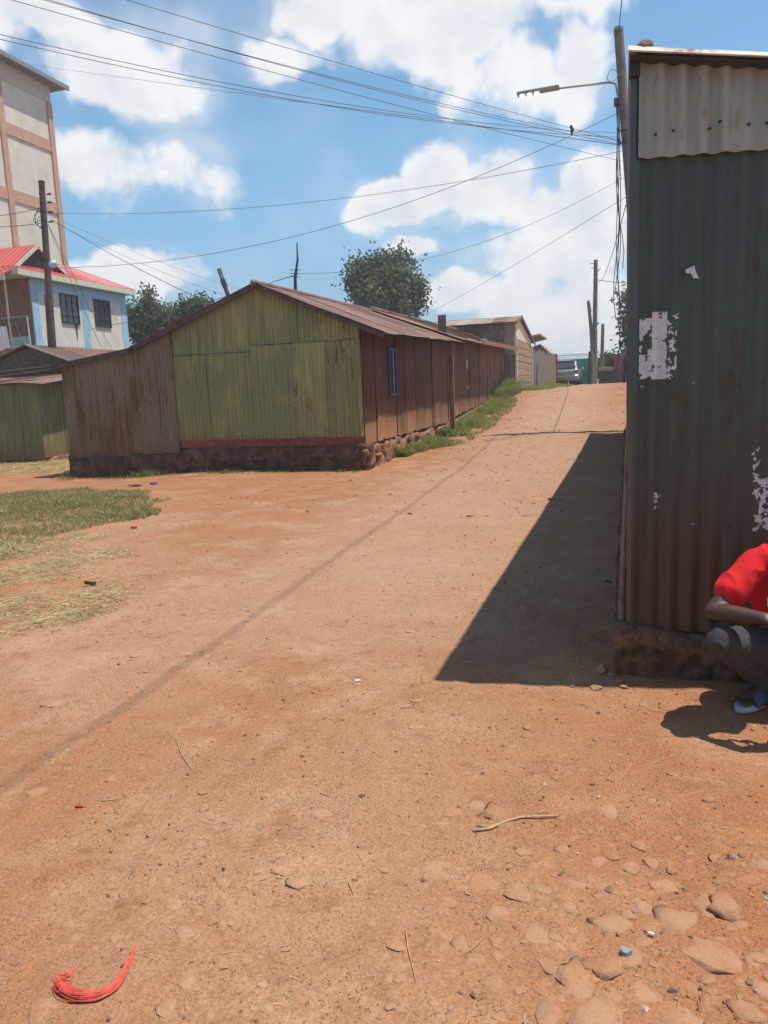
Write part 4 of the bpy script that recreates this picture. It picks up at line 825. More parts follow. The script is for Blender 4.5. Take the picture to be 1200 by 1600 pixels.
rsheet((er, ef, zz), (er, eb, zz), (rx0, ef+2.0, rz), (rx0, eb-2.0, rz)); rsheet((el, ef, zz), (er, ef, zz), (rx1, ef+2, rz), (rx0, ef+2, rz)); rsheet((er, eb, zz), (el, eb, zz), (rx0, eb-2, rz), (rx1, eb-2, rz)); rsheet((rx0, ef+2, rz), (rx0, eb-2, rz), (rx1, ef+2, rz+.02), (rx1, eb-2, rz+.02))
# cross gable facing the road
gz, gy0, gy1, gyc = zz+.35, 24.6, 27.5, 25.75
gx = HX-.35; gzt = at(66, 387, X=gx).z
obj('gablet', MB().prism([(gx, gy0+.25, 6.95), (gx, gy1-.1, 6.95), (gx, gyc+.1, gzt-.12)], (-.1, 0, 0)), M_POLED, HO, label='dark triangular gablet over the red roof')
rsheet((gx+.25, gy0-.15, 6.95), (gx-3.6, gy0-.15, 6.95), (gx+.25, gyc+.1, gzt), (gx-3.6, gyc+.1, gzt)); rsheet((gx-3.6, gy1+.2, 6.85), (gx+.25, gy1+.2, 6.85), (gx-3.6, gyc+.1, gzt), (gx+.25, gyc+.1, gzt))
for y in (gy0-.15, gy1+.2): obj('barge_board', MB().beam((gx+.27, gyc+.1, gzt-.05), (gx+.27, y, 6.88), .03, .14), M_FASCIA, HO)
# balcony at the near end
bz = 3.85; bf = h0-.8
obj('balcony_slab', MB().box((HX-6, bf, bz-.2), (HX+.45, h0-.01, bz)), M_CONC, HO); obj('balcony_wall', MB().box((HX-.35, bf-.06, bz-.1), (HX+.45, bf, bz+.45)), plain('mint_paint', (.35, .52, .42), .8, var=.12, dirt=(.3, .4, .35)), HO, label='mint green painted balcony front')
obj('back_wall', MB().box((HX-6, h0-.02, bz), (HX-.03, h0-.004, ez)), plain('brown_paint', (.22, .12, .07), .8), HO)
obj('blue_corner', MB().box((HX-.03, h0-.025, bz), (HX+.02, h0-.002, ez-.02)), M_BLUEP, HO)
obj('balcony_post', MB().tube([(HX-.45, bf-.02, bz), (HX-.45, bf-.02, ez)], .04, 8), M_FASCIA, HO); obj('balcony_post', MB().tube([(HX+.42, bf-.02, bz), (HX+.42, bf-.02, bz+1.2)], .03, 8), M_FASCIA, HO)
rl = obj('balcony_rail', MB().beam((HX-6, bf-.02, bz+1.15), (HX+.45, bf-.02, bz+1.2), .04, .05), M_STEEL, HO)
for k in range(12): x = HX-2.2+.22*k; obj('lattice_bar', MB().beam((x, bf-.02, bz+.4), (x+(.3 if k % 2 else -.25), bf-.01, bz+1.16), .025, .025, (0, 1, 0)), M_WOOD, rl)
obj('porch_roof', MB().prism([(HX-6.3, h0-1.3, ez-.05), (HX+.0, h0-1.3, ez-.05), (HX+.0, h0-.9, ez+.12), (HX-6.3, h0-.9, ez+.12)], (0, 0, .05)), M_REDROOF, HO)
obj('fascia', MB().box((HX-1.2, h0-1.34, ez-.25), (HX+.02, h0-1.3, ez-.02)), M_FASCIA, HO)
cl = MB(); P = []
for r in range(9):
    P.append([at(-46+6.2*c+.9*r*(c/9), 510+4.6*r+(3*math.sin(c*1.3) if r == 8 else 0), Y=23.0+.05*math.sin(c*1.9+r*.3)) for c in range(10)])
single('hanging_cloth', cl.quad_grid(P), plain('white_cloth', (.72, .70, .74), .9, var=.05, bump=.1), 'white cloth hung out to dry below the house balcony', 'cloth', smooth=True)
# ------------------------------------------------------------------ tall block
TX = -30.0; TB = thing('tower_block', (TX-5, 29, 0), 'tall cream apartment block with salmon bands and grey eave', 'building')
ty1 = 37.3; tz = 19.0
obj('wall', MB().box((TX-10, 18, 0), (TX, ty1, tz)), M_CREAM, TB)
for y in (ty1-.37, 33.3, 29.4, 25.5): obj('pilaster', MB().box((TX-.01, y, 0), (TX+.10, y+.36, tz-.9)), M_SALMON, TB, label='salmon painted pilaster')
for z in (5.6, 8.9, 12.2, 15.5):
    for y0, y1 in ((33.66, ty1-.37), (33.3-3.3, 33.3), (29.4-3.3, 29.4), (20, 25.5)): obj('floor_band', MB().box((TX-.01, y0, z), (TX+.06, y1, z+.58)), M_SALMON, TB, label='salmon painted floor band')
obj('frieze', MB().box((TX-.01, 18, tz-.9), (TX+.03, ty1+.01, tz)), plain('grey_frieze', (.5, .44, .38), .9, var=.06), TB)
rc = .55; obj('eave_slab', MB().box((TX-10.5, 17.5, tz), (TX+rc, ty1+.75, tz+.12)), plain('grey_soffit', (.16, .16, .165), .8), TB); obj('gutter', MB().box((TX+rc, 17.5, tz-.02), (TX+rc+.12, ty1+.9, tz+.22)), M_STEEL, TB, bevel=.02)
obj('roof', MB().prism([(TX+rc+.1, 17.5, tz+.18), (TX-10.5, 17.5, tz+.18), (TX-5, 17.5, tz+2.2)], (0, ty1-17.5+.8, 0)), M_STEEL, TB)
# ------------------------------------------------------------------ low brown shed and dull green shed
BS = thing('brown_roof_shed', (-20.5, 26, 0), 'low shed with a plain brown gabled roof under the dark leaning pole', 'shed')
pk = at(39, 538, Y=22.4); er_ = at(105, 563, Y=22.4); elz = pk.z-.95
M_BRROOF = sheetmat('brown_roof_sheet', (.15, .075, .055), amt=.5, fade=.2)
for k in range(7):
    y0 = 22.4+1.5*k; P = [[(pk.x+(er_.x+.15-pk.x)*q/2, y0+1.52*j/24, pk.z+(er_.z-pk.z)*1.05*q/2+.01*math.cos(j*1.6)+.006*(k % 2)) for j in range(24, -1, -1)] for q in range(3)]; obj('roof_sheet', MB().quad_grid(P), M_BRROOF, BS, smooth=True)
    P = [[(pk.x-3.0*q/2, y0+1.52*j/24, pk.z-1.0*q/2+.01*math.cos(j*1.6)+.006*(k % 2)) for j in range(25)] for q in range(3)]; obj('roof_sheet', MB().quad_grid(P), M_BRROOF, BS, smooth=True)
obj('barge_strip', MB().beam((pk.x, 22.38, pk.z), (er_.x+.12, 22.38, er_.z-.02), .03, .06), M_ZINC, BS); 
obj('gable_boarding', MB().prism([(pk.x-2.8, 22.6, 1.5), (er_.x, 22.6, 1.5), (er_.x, 22.6, er_.z-.1), (pk.x, 22.6, pk.z-.08), (pk.x-2.8, 22.6, pk.z-.95)], (0, .06, 0)), M_POLED, BS)
for k in range(2): obj('tie_beam', MB().beam((pk.x-2.7, 22.5-.03*k, 2.7+.15*k), (er_.x, 22.5-.03*k, 2.95+.12*k), .05, .06), M_WOOD, BS)
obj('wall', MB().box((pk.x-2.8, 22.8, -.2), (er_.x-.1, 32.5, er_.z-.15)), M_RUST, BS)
GS = thing('green_shed', (-19, 20.5, -.1), 'dull green corrugated shed with a sagging rusty eave by the rusty hut corner', 'shed')
gx, gf = -16.95, 19.15
xs_ = [-21.0, -20.2, -19.35, -18.5, -17.7, gx]
for k in range(5): obj('wall_sheet', csheet((xs_[k], gf-.01*(k % 2), 0), (1, 0, 0), (0, 0, 1), (0, -1, 0), xs_[k+1]-xs_[k]+.02, -.12, 2.3, seed=200+k, ragged=.03, pitch=.09), M_GREEND, GS, smooth=True)
for k in range(3): obj('wall_sheet', csheet((gx+.01*(k % 2), gf+1.0*k, 0), (0, 1, 0), (0, 0, 1), (1, 0, 0), 1.02, .02, 2.32, seed=210+k, ragged=.05, pitch=.09), M_GREEND, GS, smooth=True)
for k in range(5):
    x0 = -21.1+.93*k; P = []
    for q in range(4):
        t = q/3; P.append([(x0+.95*j/30, gf-.28+3.6*t, 2.32+.03*math.sin(x0+j*.05)+.38*t+.011*math.cos(j*1.9)+.006*(k % 2)-.05*(1-t)*(j/30 if k == 4 else 0)) for j in range(31)])
    obj('roof_sheet', MB().quad_grid(P), M_ROOF, GS, smooth=True)
obj('roof_plank', MB().beam((-19.5, gf+.1, 2.62), (-17.3, gf+.45, 2.47), .22, .03), M_ZINC, GS, label='pale tin strip laid on the roof'); obj('footing', rough_wall((-21, gf-.02, 0), (gx+.02, gf-.02, 0), -.2, -.05, .2, (0, -1, 0), 5, .04), M_MUD, GS, smooth=True); obj('footing', rough_wall((gx+.03, gf, 0), (gx+.03, 22.2, 0), -.15, .06, .2, (1, 0, 0), 6, .07), M_MUDL, GS, smooth=True)
obj('red_pipe', MB().tube([(-18.75, gf-.05, 1.1), (-18.75, gf-.05, 1.5)], .05, 8), M_REDB, GS)
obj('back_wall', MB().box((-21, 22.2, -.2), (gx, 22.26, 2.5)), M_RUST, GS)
# ------------------------------------------------------------------ near kiosk on the right
KY = 4.12; KX = at(991, 600, Y=KY).x; KW = 3.2
KI = thing('iron_kiosk', (1.6, 8, 0), 'near dark green corrugated iron kiosk with a pale sheet under its roof', 'kiosk')
kb = at(986, 982, Y=KY).z; km = at(993, 248, Y=KY).z
PIT, AMP = .0965, .0105
SHX = lambda y: .0125*max(0, y-KY)
def ksheet(name, x0, w, bot, top, dy, seed, mat, lab=None, pit=PIT, amp=AMP, rag=.006, rows=14):
    return obj(name, csheet((x0, KY-dy, 0), (1, 0, 0), (0, 0, 1), (0, -1, 0), w, bot, top, pitch=pit, amp=amp, seed=seed, bulge=.006, ragged=rag, cpw=10, rows=rows, wob=.35), mat, KI, smooth=True, label=lab)
ksheet('wall_sheet', KX, 1.02, kb, km+.1, 0, 300, M_DKGRN, 'dark green corrugated sheet with torn poster remains')
ksheet('wall_sheet', KX+1.0, 1.02, kb, km+.1, .008, 301, M_DKGRN); ksheet('wall_sheet', KX+2.0, 1.1, kb, km+.1, 0, 302, M_DKGRN)
tilt = lambda k: (lambda s: km+.045*(s/.75)*k)
RY = KY-.11; rz0 = at(982, 72, Y=RY).z; rz1 = at(1200, 84, Y=RY).z; rx1 = at(1200, 84, Y=RY).x; ksl = (rz1-rz0)/rx1
kz = lambda x: rz0+ksl*x
M_PALE = sheetmat('pale_rusty_sheet', (.37, .39, .345), rust=(.21, .145, .07), amt=.46, fade=.2, metal=.05, rough=.5)
sk = lambda x0: (lambda s: km-.006-.052*min(1, (x0+s)/1.0))
ksheet('upper_sheet', KX+.005, 1.0, sk(0), lambda s: kz(KX+s)-.02, .022, 310, M_PALE, 'pale zinc sheet streaked with rust under the roof', pit=.098, amp=.015, rows=6); ksheet('upper_sheet', KX+.98, 1.0, sk(.98), lambda s: kz(KX+.98+s)-.02, .03, 311, M_PALE, pit=.098, amp=.015, rows=4); ksheet('upper_sheet', KX+1.96, 1.1, sk(1.9), lambda s: kz(KX+1.96+s)-.02, .022, 312, M_PALE, pit=.098, amp=.015, rows=4)
# corner flashing and timber
M_GREYSH = sheetmat('grey_green_flashing', (.085, .105, .10), rust=(.10, .055, .03), amt=.2, zs=(.35, 1.5), splash_or_lit=(.13, .075, .045), fade=.15, rough=.4, spec=.5)
cf = MB(); P = []
for k in range(11):
    z = kb-.02+(3.14-kb)*k/10; xl = .062-.016*sst(1.0, 2.6, z)+.004*noise.noise(Vector((z*2, 1, 0)))
    P.append([(xl+.005, KY+.25, z), (xl, KY+.012, z), (xl+.012, KY-.012, z), (KX-.004, KY-.020, z), (KX+.012, KY-.012, z)])
obj('corner_flashing', cf.quad_grid([r[::-1] for r in P][::-1]), M_GREYSH, KI, smooth=35, label='grey folded corner sheet')
obj('corner_board', MB().tube([(.036+.03*k/12+.006*noise.noise(Vector((k*.9, 0, 0))), KY+.05, .2+1.3*k/12) for k in range(13)], [.020-.012*k/12+.005*noise.noise(Vector((k*1.3, 4, 0))) for k in range(13)], 8), M_WOOD, KI, smooth=True, label='pale mud stained board at the street corner')
for k in range(17):
    y0 = KY+.2+1.0*k; obj('side_sheet', csheet((.074+SHX(y0), y0, 0), (.0125, 1, 0), (0, 0, 1), (-1, 0, 0), 1.02, lambda s, y0=y0: ground(.3, y0+s, False)+.12, 3.08, pitch=.0965, amp=.01, seed=330+k, cpw=6, rows=3, bulge=.01, ragged=.02), M_DKGRN, KI, smooth=True)
obj('footing', rough_wall((-.0, KY-.045, 0), (3.2, KY-.045, 0), lambda s: ground(s, KY-.1, False), kb-.0, .26, (0, -1, 0), 8, .06, .02, .06, 6), M_MUD2 if 'M_MUD2' in globals() else M_MUD, KI, smooth=True, label='lumpy brown mud footing')
obj('footing', rough_wall((.035, KY+.12, 0), (.035+SHX(21.3), 21.3, 0), lambda s: ground(.1, KY+s, False), lambda s: ground(.1, KY+s, False)+.2+.1*sst(1.5, 0, s), .2, (-1, 0, 0), 9, .035, .06, .04), M_MUD, KI, smooth=True)
obj('back_wall', MB().box((.09+SHX(21.25), 21.15, .3), (3.2, 21.2, 3.0)), M_DKGRN, KI); obj('end_wall', MB().box((3.2, KY+.05, .2), (3.25, 21.25, 2.6)), M_DKGRN, KI)
# roof falls away from the street
M_KROOF = sheetmat('pale_kiosk_roof', (.50, .44, .35), amt=.3, fade=.15)
for k in range(18):
    y0 = RY+.97*k; P = []
    for q in range(6):
        x = .046+3.45*q/5; P.append([(x+SHX(y0+j/40)*(1-q/5), y0+j/40*1.0, kz(x)+.009*math.cos(2*math.pi*(y0+j/40)/.0965)+.006*(k % 2)+.012*noise.noise(Vector((x, y0+j*.03, 3)))) for j in range(41)])
    obj('roof_sheet', MB().quad_grid([r[::-1] for r in P]), M_KROOF, KI, smooth=True)
obj('roof_lip', MB().prism([(.044, RY-.012, kz(.044)-.012), (3.5, RY-.012, kz(3.5)-.012), (3.5, RY+.012, kz(3.5)+.010), (.5, RY+.012, kz(.5)+.012), (.25, RY+.02, kz(.25)+.016), (.044, RY+.02, kz(.044)+.020)], (0, .004, -.006)), M_KROOF, KI, label='bright turned-up front lip of the roof')
obj('soffit_or_shade', MB().prism([(.052, RY+.012, kz(.05)-.022), (.052, KY+.02, kz(.05)-.022), (3.4, KY+.02, kz(3.4)-.022), (3.4, RY+.012, kz(3.4)-.022)], (0, 0, -.008)), M_DKSTEEL, KI)  # dark board added to paint shade under the pale roof overhang
obj('soffit_or_shade', MB().prism([(.052, RY+.02, kz(.05)-.024), (.052+SHX(21.2), 21.2, kz(.05)-.024), (.10+SHX(21.2), 21.2, kz(.1)-.024), (.10, RY+.02, kz(.1)-.024)][::-1], (0, 0, -.012)), M_DKSTEEL, KI)  # dark strip added along the street eave as painted shade
obj('corner_block', MB().box((.05, KY-.045, kz(0)-.11), (.10, KY+.1, kz(0)-.04)), M_DKSTEEL, KI)
for k in range(9): yy = KY+.5+2*k; obj('purlin', MB().beam((.10+SHX(yy), yy, kz(.1)-.05), (3.3, yy, kz(3.3)-.05), .05, .06), M_POLED, KI)
o = stone_at(.115, 4.08, .055, 0, rock_mesh(99, .7, M_PEBD, 2, .3), .8, parent=None); o.name = 'roof_stone'; o.location.z = kz(.115)+.022; o.scale.z = .05; tag(o, 'dark stone weighing down the near kiosk roof', 'stone')
# nails
nail = mesh('nail', MB().ell((0, 0, 0), (.009, .006, .009), 8, 5), M_STEEL, True); naild = mesh('nail', MB().ell((0, 0, 0), (.008, .006, .008), 8, 5), M_DKSTEEL, True)
for x, y, k in [(996, 218, 1), (1024, 210, 1), (1052, 204, 1), (1109, 201, 1), (1170, 194, 1), (1198, 192, 1), (1125, 190, 1), (1003, 604, 0), (1083, 599, 0), (1154, 602, 1), (1192, 597, 1), (1083, 819, 0), (1140, 822, 1)]:
    p = at(x, y, Y=KY-(.04 if k and y < 300 else .016)); o = D.objects.new('nail', naild if k else nail); C.objects.link(o); o.parent = KI; o.location = p-BASE[KI.name]
# torn paper left on the sheet
M_PAPER = plain('old_paper', (.62, .62, .60), .9, var=.12, scale=25, bump=.3)
def paper(px, seed, thr, fine=24, edge=.3, lab=None):
    x0, y0, x1, y1 = px; a, b = at(x0, y0, Y=KY), at(x1, y1, Y=KY); nx, nz = int((b.x-a.x)/.0022)+1, int((a.z-b.z)/.0022)+1; mb = MB(); idx = {}
    def V(i, j):
        if (i, j) not in idx:
            x = a.x+(b.x-a.x)*i/nx; z = b.z+(a.z-b.z)*j/nz; s = x-KX; c = math.cos(2*math.pi*(s/PIT)+.7*noise.noise(Vector((s*3.1, z*.25, 300))))*(1+.455*noise.noise(Vector((s*7, z*.4, 309))))
            d = AMP*c+.006*noise.noise(Vector((s*1.3+300*5.1, z*1.1, 300)))+.0022; idx[i, j] = len(mb.v); mb.v.append((x, KY-d, z))
        return idx[i, j]
    for i in range(nx):
        for j in range(nz):
            u, w = (i+.5)/nx, (j+.5)/nz; x = u*(b.x-a.x); z = w*(a.z-b.z)
            e = min(u, 1-u, 1.5*w, 1.5*(1-w)); q = fb(x, z, seed, fine, 4)+.5*fb(x, z, seed+3, fine*2.5, 2)-max(0, edge-e)*2.2
            if q > thr: mb.f.append((V(i, j), V(i+1, j), V(i+1, j+1), V(i, j+1)))
    if mb.f: obj('poster_scrap', mb, M_PAPER, KI, label=lab)
paper((999, 498, 1018, 592), 1, -.42, 14, .16, 'torn strip of white poster'); paper((1019, 488, 1041, 592), 2, -.42, 14, .14); paper((1042, 490, 1058, 592), 3, .12, 30, .2); paper((1176, 738, 1206, 838), 5, .0, 30, .22, 'speckled remains of a white poster'); paper((1020, 766, 1034, 798), 6, .08, 46, .3); paper((1174, 694, 1188, 746), 7, .12, 40, .3)
pz = [(1071, 421), (1085, 415), (1087, 424), (1092, 435), (1083, 434), (1080, 427), (1072, 427)]
obj('poster_scrap', MB().prism([at(x, y, Y=KY-.02) for x, y in pz][::-1], (0, .004, 0)), M_PAPER, KI, label='small curled white scrap')
# ------------------------------------------------------------------ people
def capsule(bm, a, b, ra, rb, seg=14):
    a, b = Vector(a), Vector(b); d = b-a; L = d.length
    for p, r in ((a, ra), (b, rb)): bmesh.ops.create_icosphere(bm, subdivisions=3, radius=r, matrix=Matrix.Translation(p))
    if L > 1e-4:
        M = Matrix.Translation((a+b)/2) @ d.to_track_quat('Z', 'Y').to_matrix().to_4x4(); bmesh.ops.create_cone(bm, cap_ends=True, segments=20, radius1=ra, radius2=rb, depth=L, matrix=M)
def chain(bm, pts):
    for (a, ra), (b, rb) in zip(pts, pts[1:]): capsule(bm, a, b, ra, rb)
def ball(bm, c, r, rot=None):
    M = Matrix.Translation(Vector(c)) @ (rot.to_4x4() if rot else Matrix()) @ Matrix.Diagonal((*r, 1)); bmesh.ops.create_icosphere(bm, subdivisions=4, radius=1, matrix=M)
def fuse(name, bm, mat, parent, voxel=.009, smooth=6, wrinkle=0, wsc=14, label=None):
    me = D.meshes.new('tmp'); bm.to_mesh(me); bm.free(); o = D.objects.new('tmp', me); C.objects.link(o)
    r = o.modifiers.new('r', 'REMESH'); r.mode = 'VOXEL'; r.voxel_size = voxel
    s = o.modifiers.new('s', 'SMOOTH'); s.iterations = smooth; s.factor = .5
    dg = bpy.context.evaluated_depsgraph_get(); m2 = D.meshes.new_from_object(o.evaluated_get(dg)); D.objects.remove(o)
    b = BASE[parent.name]; m2.materials.clear(); m2.materials.append(mat)
    if wrinkle:
        nn = [v.normal.copy() for v in m2.vertices]
        for v, q in zip(m2.vertices, nn): v.co += q*wrinkle*((1-abs(noise.noise(Vector((v.co.x*wsc+v.co.z*wsc*.6, v.co.y*wsc*.8, v.co.z*wsc*.5-v.co.x*wsc*.3)))))**4*1.5-.8+.5*noise.noise(v.co*wsc*.8)+.25*noise.noise(v.co*wsc*2.4))
    for v in m2.vertices: v.co -= b
    m2.polygons.foreach_set('use_smooth', [True]*len(m2.polygons)); m2.name = name
    q = D.objects.new(name, m2); C.objects.link(q); q.parent = parent; BASE[q.name] = b
    if label: q['label'] = label
    return q
def skin(name, c):
    m = MT(name); m.put('Base Color', m.mix(m.ramp(m.noise(30, 3), .3, .7), tuple(x*.85 for x in c), c)).put('Roughness', .5).put('Specular IOR Level', .4); return m.m
M_SKIN = skin('dark_brown_skin', (.075, .036, .022)); M_SHIRT = plain('red_cotton', (.56, .012, .015), .9, var=.06, scale=40, bump=.1); M_TROU = plain('charcoal_trouser', (.055, .046, .052), .9, var=.12, scale=50, bump=.15)
M_HAIR = plain('black_hair', (.012, .01, .009), .9, bump=.5, scale=60)
def hand(bm, w, d, up, curl=.6, side=1):                    # palm, four bent fingers of different length, thumb from the side of the palm
    w, d, up = Vector(w), Vector(d).normalized(), Vector(up).normalized(); lat = d.cross(up).normalized()*side; up = lat.cross(d).normalized()*side
    for k in range(4): capsule(bm, w+lat*(-.022+.015*k), w+d*.075+lat*(-.030+.0205*k), .014, .0125)
    for k, L in enumerate((.064, .076, .071, .055)):
        p = w+d*.082+lat*(-.032+.0215*k); dirn = d.copy()
        for q, f in enumerate((.45, .32, .23)):
            dirn = (dirn*math.cos(curl)-up*math.sin(curl)).normalized(); n_ = p+dirn*L*f*1.05; capsule(bm, p, n_, .0095-.001*q, .0088-.001*q); p = n_
    p = w+d*.02-lat*.03
    for q, f in enumerate((.042, .032, .026)):
        dd = (d*(.55+.2*q)-lat*(.75-.3*q)-up*.35).normalized(); n_ = p+dd*f; capsule(bm, p, n_, .0125-.001*q, .0115-.001*q); p = n_
def squatter():
    S1, S2, NK, HD = at(1180, 880, Y=3.70), at(1326, 882, Y=3.74), at(1252, 856, Y=3.72), at(1272, 792, Y=3.64)
    EL, WR = at(1114, 955, Y=3.54), at(1196, 966, Y=3.43); PV = at(1262, 1022, Y=3.94)
    HP1, HP2 = PV+Vector((-.10, -.01, 0)), PV+Vector((.10, 0, 0)); KN, AN = at(1127, 1000, Y=3.50), at(1190, 1060, Y=3.85)
    KN2, AN2 = at(1334, 1003, Y=3.51), at(1282, 1062, Y=3.84); EL2, WR2 = at(1384, 955, Y=3.59), at(1284, 975, Y=3.44)
    t = thing('person', (PV.x, PV.y, 0), 'person in a red t-shirt and charcoal trousers squatting against the kiosk wall', 'person')
    bm = bmesh.new()                                          # one continuous body
    CH = NK.lerp(PV, .35)+Vector((0, .03, 0)); WA = NK.lerp(PV, .72)+Vector((0, .03, 0))
    ball(bm, CH, (.155, .115, .16)); chain(bm, [(CH, .11), (WA, .11), (PV, .13)]); chain(bm, [(S1, .06), (NK+Vector((0, 0, -.03)), .06), (S2, .06)]); chain(bm, [(NK, .055), (HD+Vector((0, .03, -.05)), .052)])
    hq = Matrix.Rotation(.35, 3, 'X')
    ball(bm, HD, (.076, .094, .115), hq); ball(bm, HD+hq @ Vector((0, -.03, -.06)), (.055, .065, .055)); ball(bm, HD+hq @ Vector((0, -.098, -.012)), (.013, .018, .022)); ball(bm, HD+hq @ Vector((0, -.085, -.06)), (.026, .012, .012))
    for s in (-1, 1): ball(bm, HD+hq @ Vector((.076*s, .01, -.01)), (.012, .022, .032)); ball(bm, HD+hq @ Vector((.03*s, -.085, .022)), (.016, .01, .008))
    for s, e, w, sd in ((S1, EL, WR, 1), (S2, EL2, WR2, -1)):
        chain(bm, [(s, .052), (s.lerp(e, .5), .046), (e, .038)]); chain(bm, [(e, .038), (e.lerp(w, .35), .041), (w, .026)]); hand(bm, w, (w-e)+Vector((0, -.02, -.03)), (0, -.25, 1), .45, sd)
    for h, k, a, sx in ((HP1, KN, AN, -1), (HP2, KN2, AN2, 1)):
        chain(bm, [(h, .085), (h.lerp(k, .5), .072), (k, .055)]); chain(bm, [(k, .055), (k.lerp(a, .35), .056), (a, .036)])
        g = ground(a.x, a.y)+.03; f = Vector((-.62 if sx < 0 else -.05, -.78, 0)).normalized(); l = Vector((-f.y, f.x, 0))
        chain(bm, [(a, .036), (Vector((a.x, a.y, g+.035))-f*.04, .034)]); chain(bm, [(Vector((a.x, a.y, g+.035))-f*.04, .034), (Vector((a.x, a.y, g+.03))+f*.09, .032), (Vector((a.x, a.y, g+.02))+f*.13, .028)])
        for q in range(5): p = Vector((a.x, a.y, g+.016))+f*.13+l*(-.032+.0165*q)*sx; capsule(bm, p, p+f*(.062-.008*q), .0105 if q else .014, .009 if q else .012)
    body = fuse('body', bm, M_SKIN, t, .0075, 4)
    # short black hair
    bm = bmesh.new(); ball(bm, HD+hq @ Vector((0, .022, .03)), (.081, .092, .098), hq); fuse('hair', bm, M_HAIR, t, .009, 3, .003, 60)
    # eyes and mouth sit on the face
    for s in (-1, 1): obj('eye', MB().ell(HD+hq @ Vector((.03*s, -.088, .014)), (.012, .008, .006), 8, 5), plain('eye_white', (.6, .58, .54), .3, bump=0), body)
    bm = bmesh.new(); ball(bm, CH+Vector((-.02, -.01, -.02)), (.225, .145, .195)); chain(bm, [(CH, .135), (WA, .145), (PV+Vector((0, 0, .03)), .155)]); NB = NK+Vector((0, .01, -.035))
    chain(bm, [(S1+Vector((.0, 0, .004)), .07), (NB, .075), (S2, .07)])
    for s, e in ((S1, EL), (S2, EL2)): h = s.lerp(e, .60); chain(bm, [(s, .072), (s.lerp(h, .5), .074), (h, .071)])
    sh = fuse('t_shirt', bm, M_SHIRT, t, .0065, 3, .0075, 11, 'bright red short sleeved t-shirt')
    lg = at(1199, 941, Y=3.53); obj('chest_print', MB().box((lg.x, lg.y, lg.z-.02), (lg.x+.06, lg.y+.004, lg.z+.02)), plain('white_print', (.55, .5, .5), .8, scale=70, var=.5), sh)
    bm = bmesh.new(); ball(bm, PV+Vector((0, -.01, .01)), (.17, .14, .13))
    for hh, k, a in ((HP1, KN, AN), (HP2, KN2, AN2)): chain(bm, [(hh, .108), (hh.lerp(k, .5), .090), (k, .070)]); chain(bm, [(k, .070), (k.lerp(a, .4), .064), (a, .054), (Vector((a.x+.0, a.y-.01, ground(a.x, a.y)+.10)), .058)])
    fuse('trousers', bm, M_TROU, t, .0065, 3, .0075, 13, 'charcoal trousers pulled tight over the knee')
    M_SOLE = plain('pale_sandal_sole', (.36, .36, .42), .7, var=.1, bump=.05); M_STRAP = plain('blue_sandal_strap', (.06, .075, .14), .6, var=.1, bump=.05)
    for a, sx in ((AN, -1), (AN2, 1)):
        f = Vector((-.62 if sx < 0 else -.05, -.78, 0)).normalized(); l = Vector((-f.y, f.x, 0)); g = ground(a.x, a.y)-.004; out = []
        for k in range(28):
            q = 2*math.pi*k/28; y = math.cos(q); wd = .050 if y > 0 else .040; out.append(Vector((a.x, a.y, g))+f*(.055+.15*y*(1 if abs(y) < 1 else 1))+l*wd*math.sin(q)*(1+.08*y))
        so_ = obj('sandal', MB().prism(out, (0, 0, .03)), M_SOLE, t, bevel=.006, label='pale soled slide sandal'); P = []
        for k in range(9):
            q = math.pi*k/8; P.append([Vector((a.x, a.y, g+.02))+f*(.045+.085*j/3)+l*.055*math.cos(q)+Vector((0, 0, (.078-.012*j)*math.sin(q))) for j in range(4)])
        so2 = obj('strap', MB().quad_grid(P), M_STRAP, so_, smooth=True, label='broad blue strap'); md = so2.modifiers.new('t', 'SOLIDIFY'); md.thickness = .006
squatter()
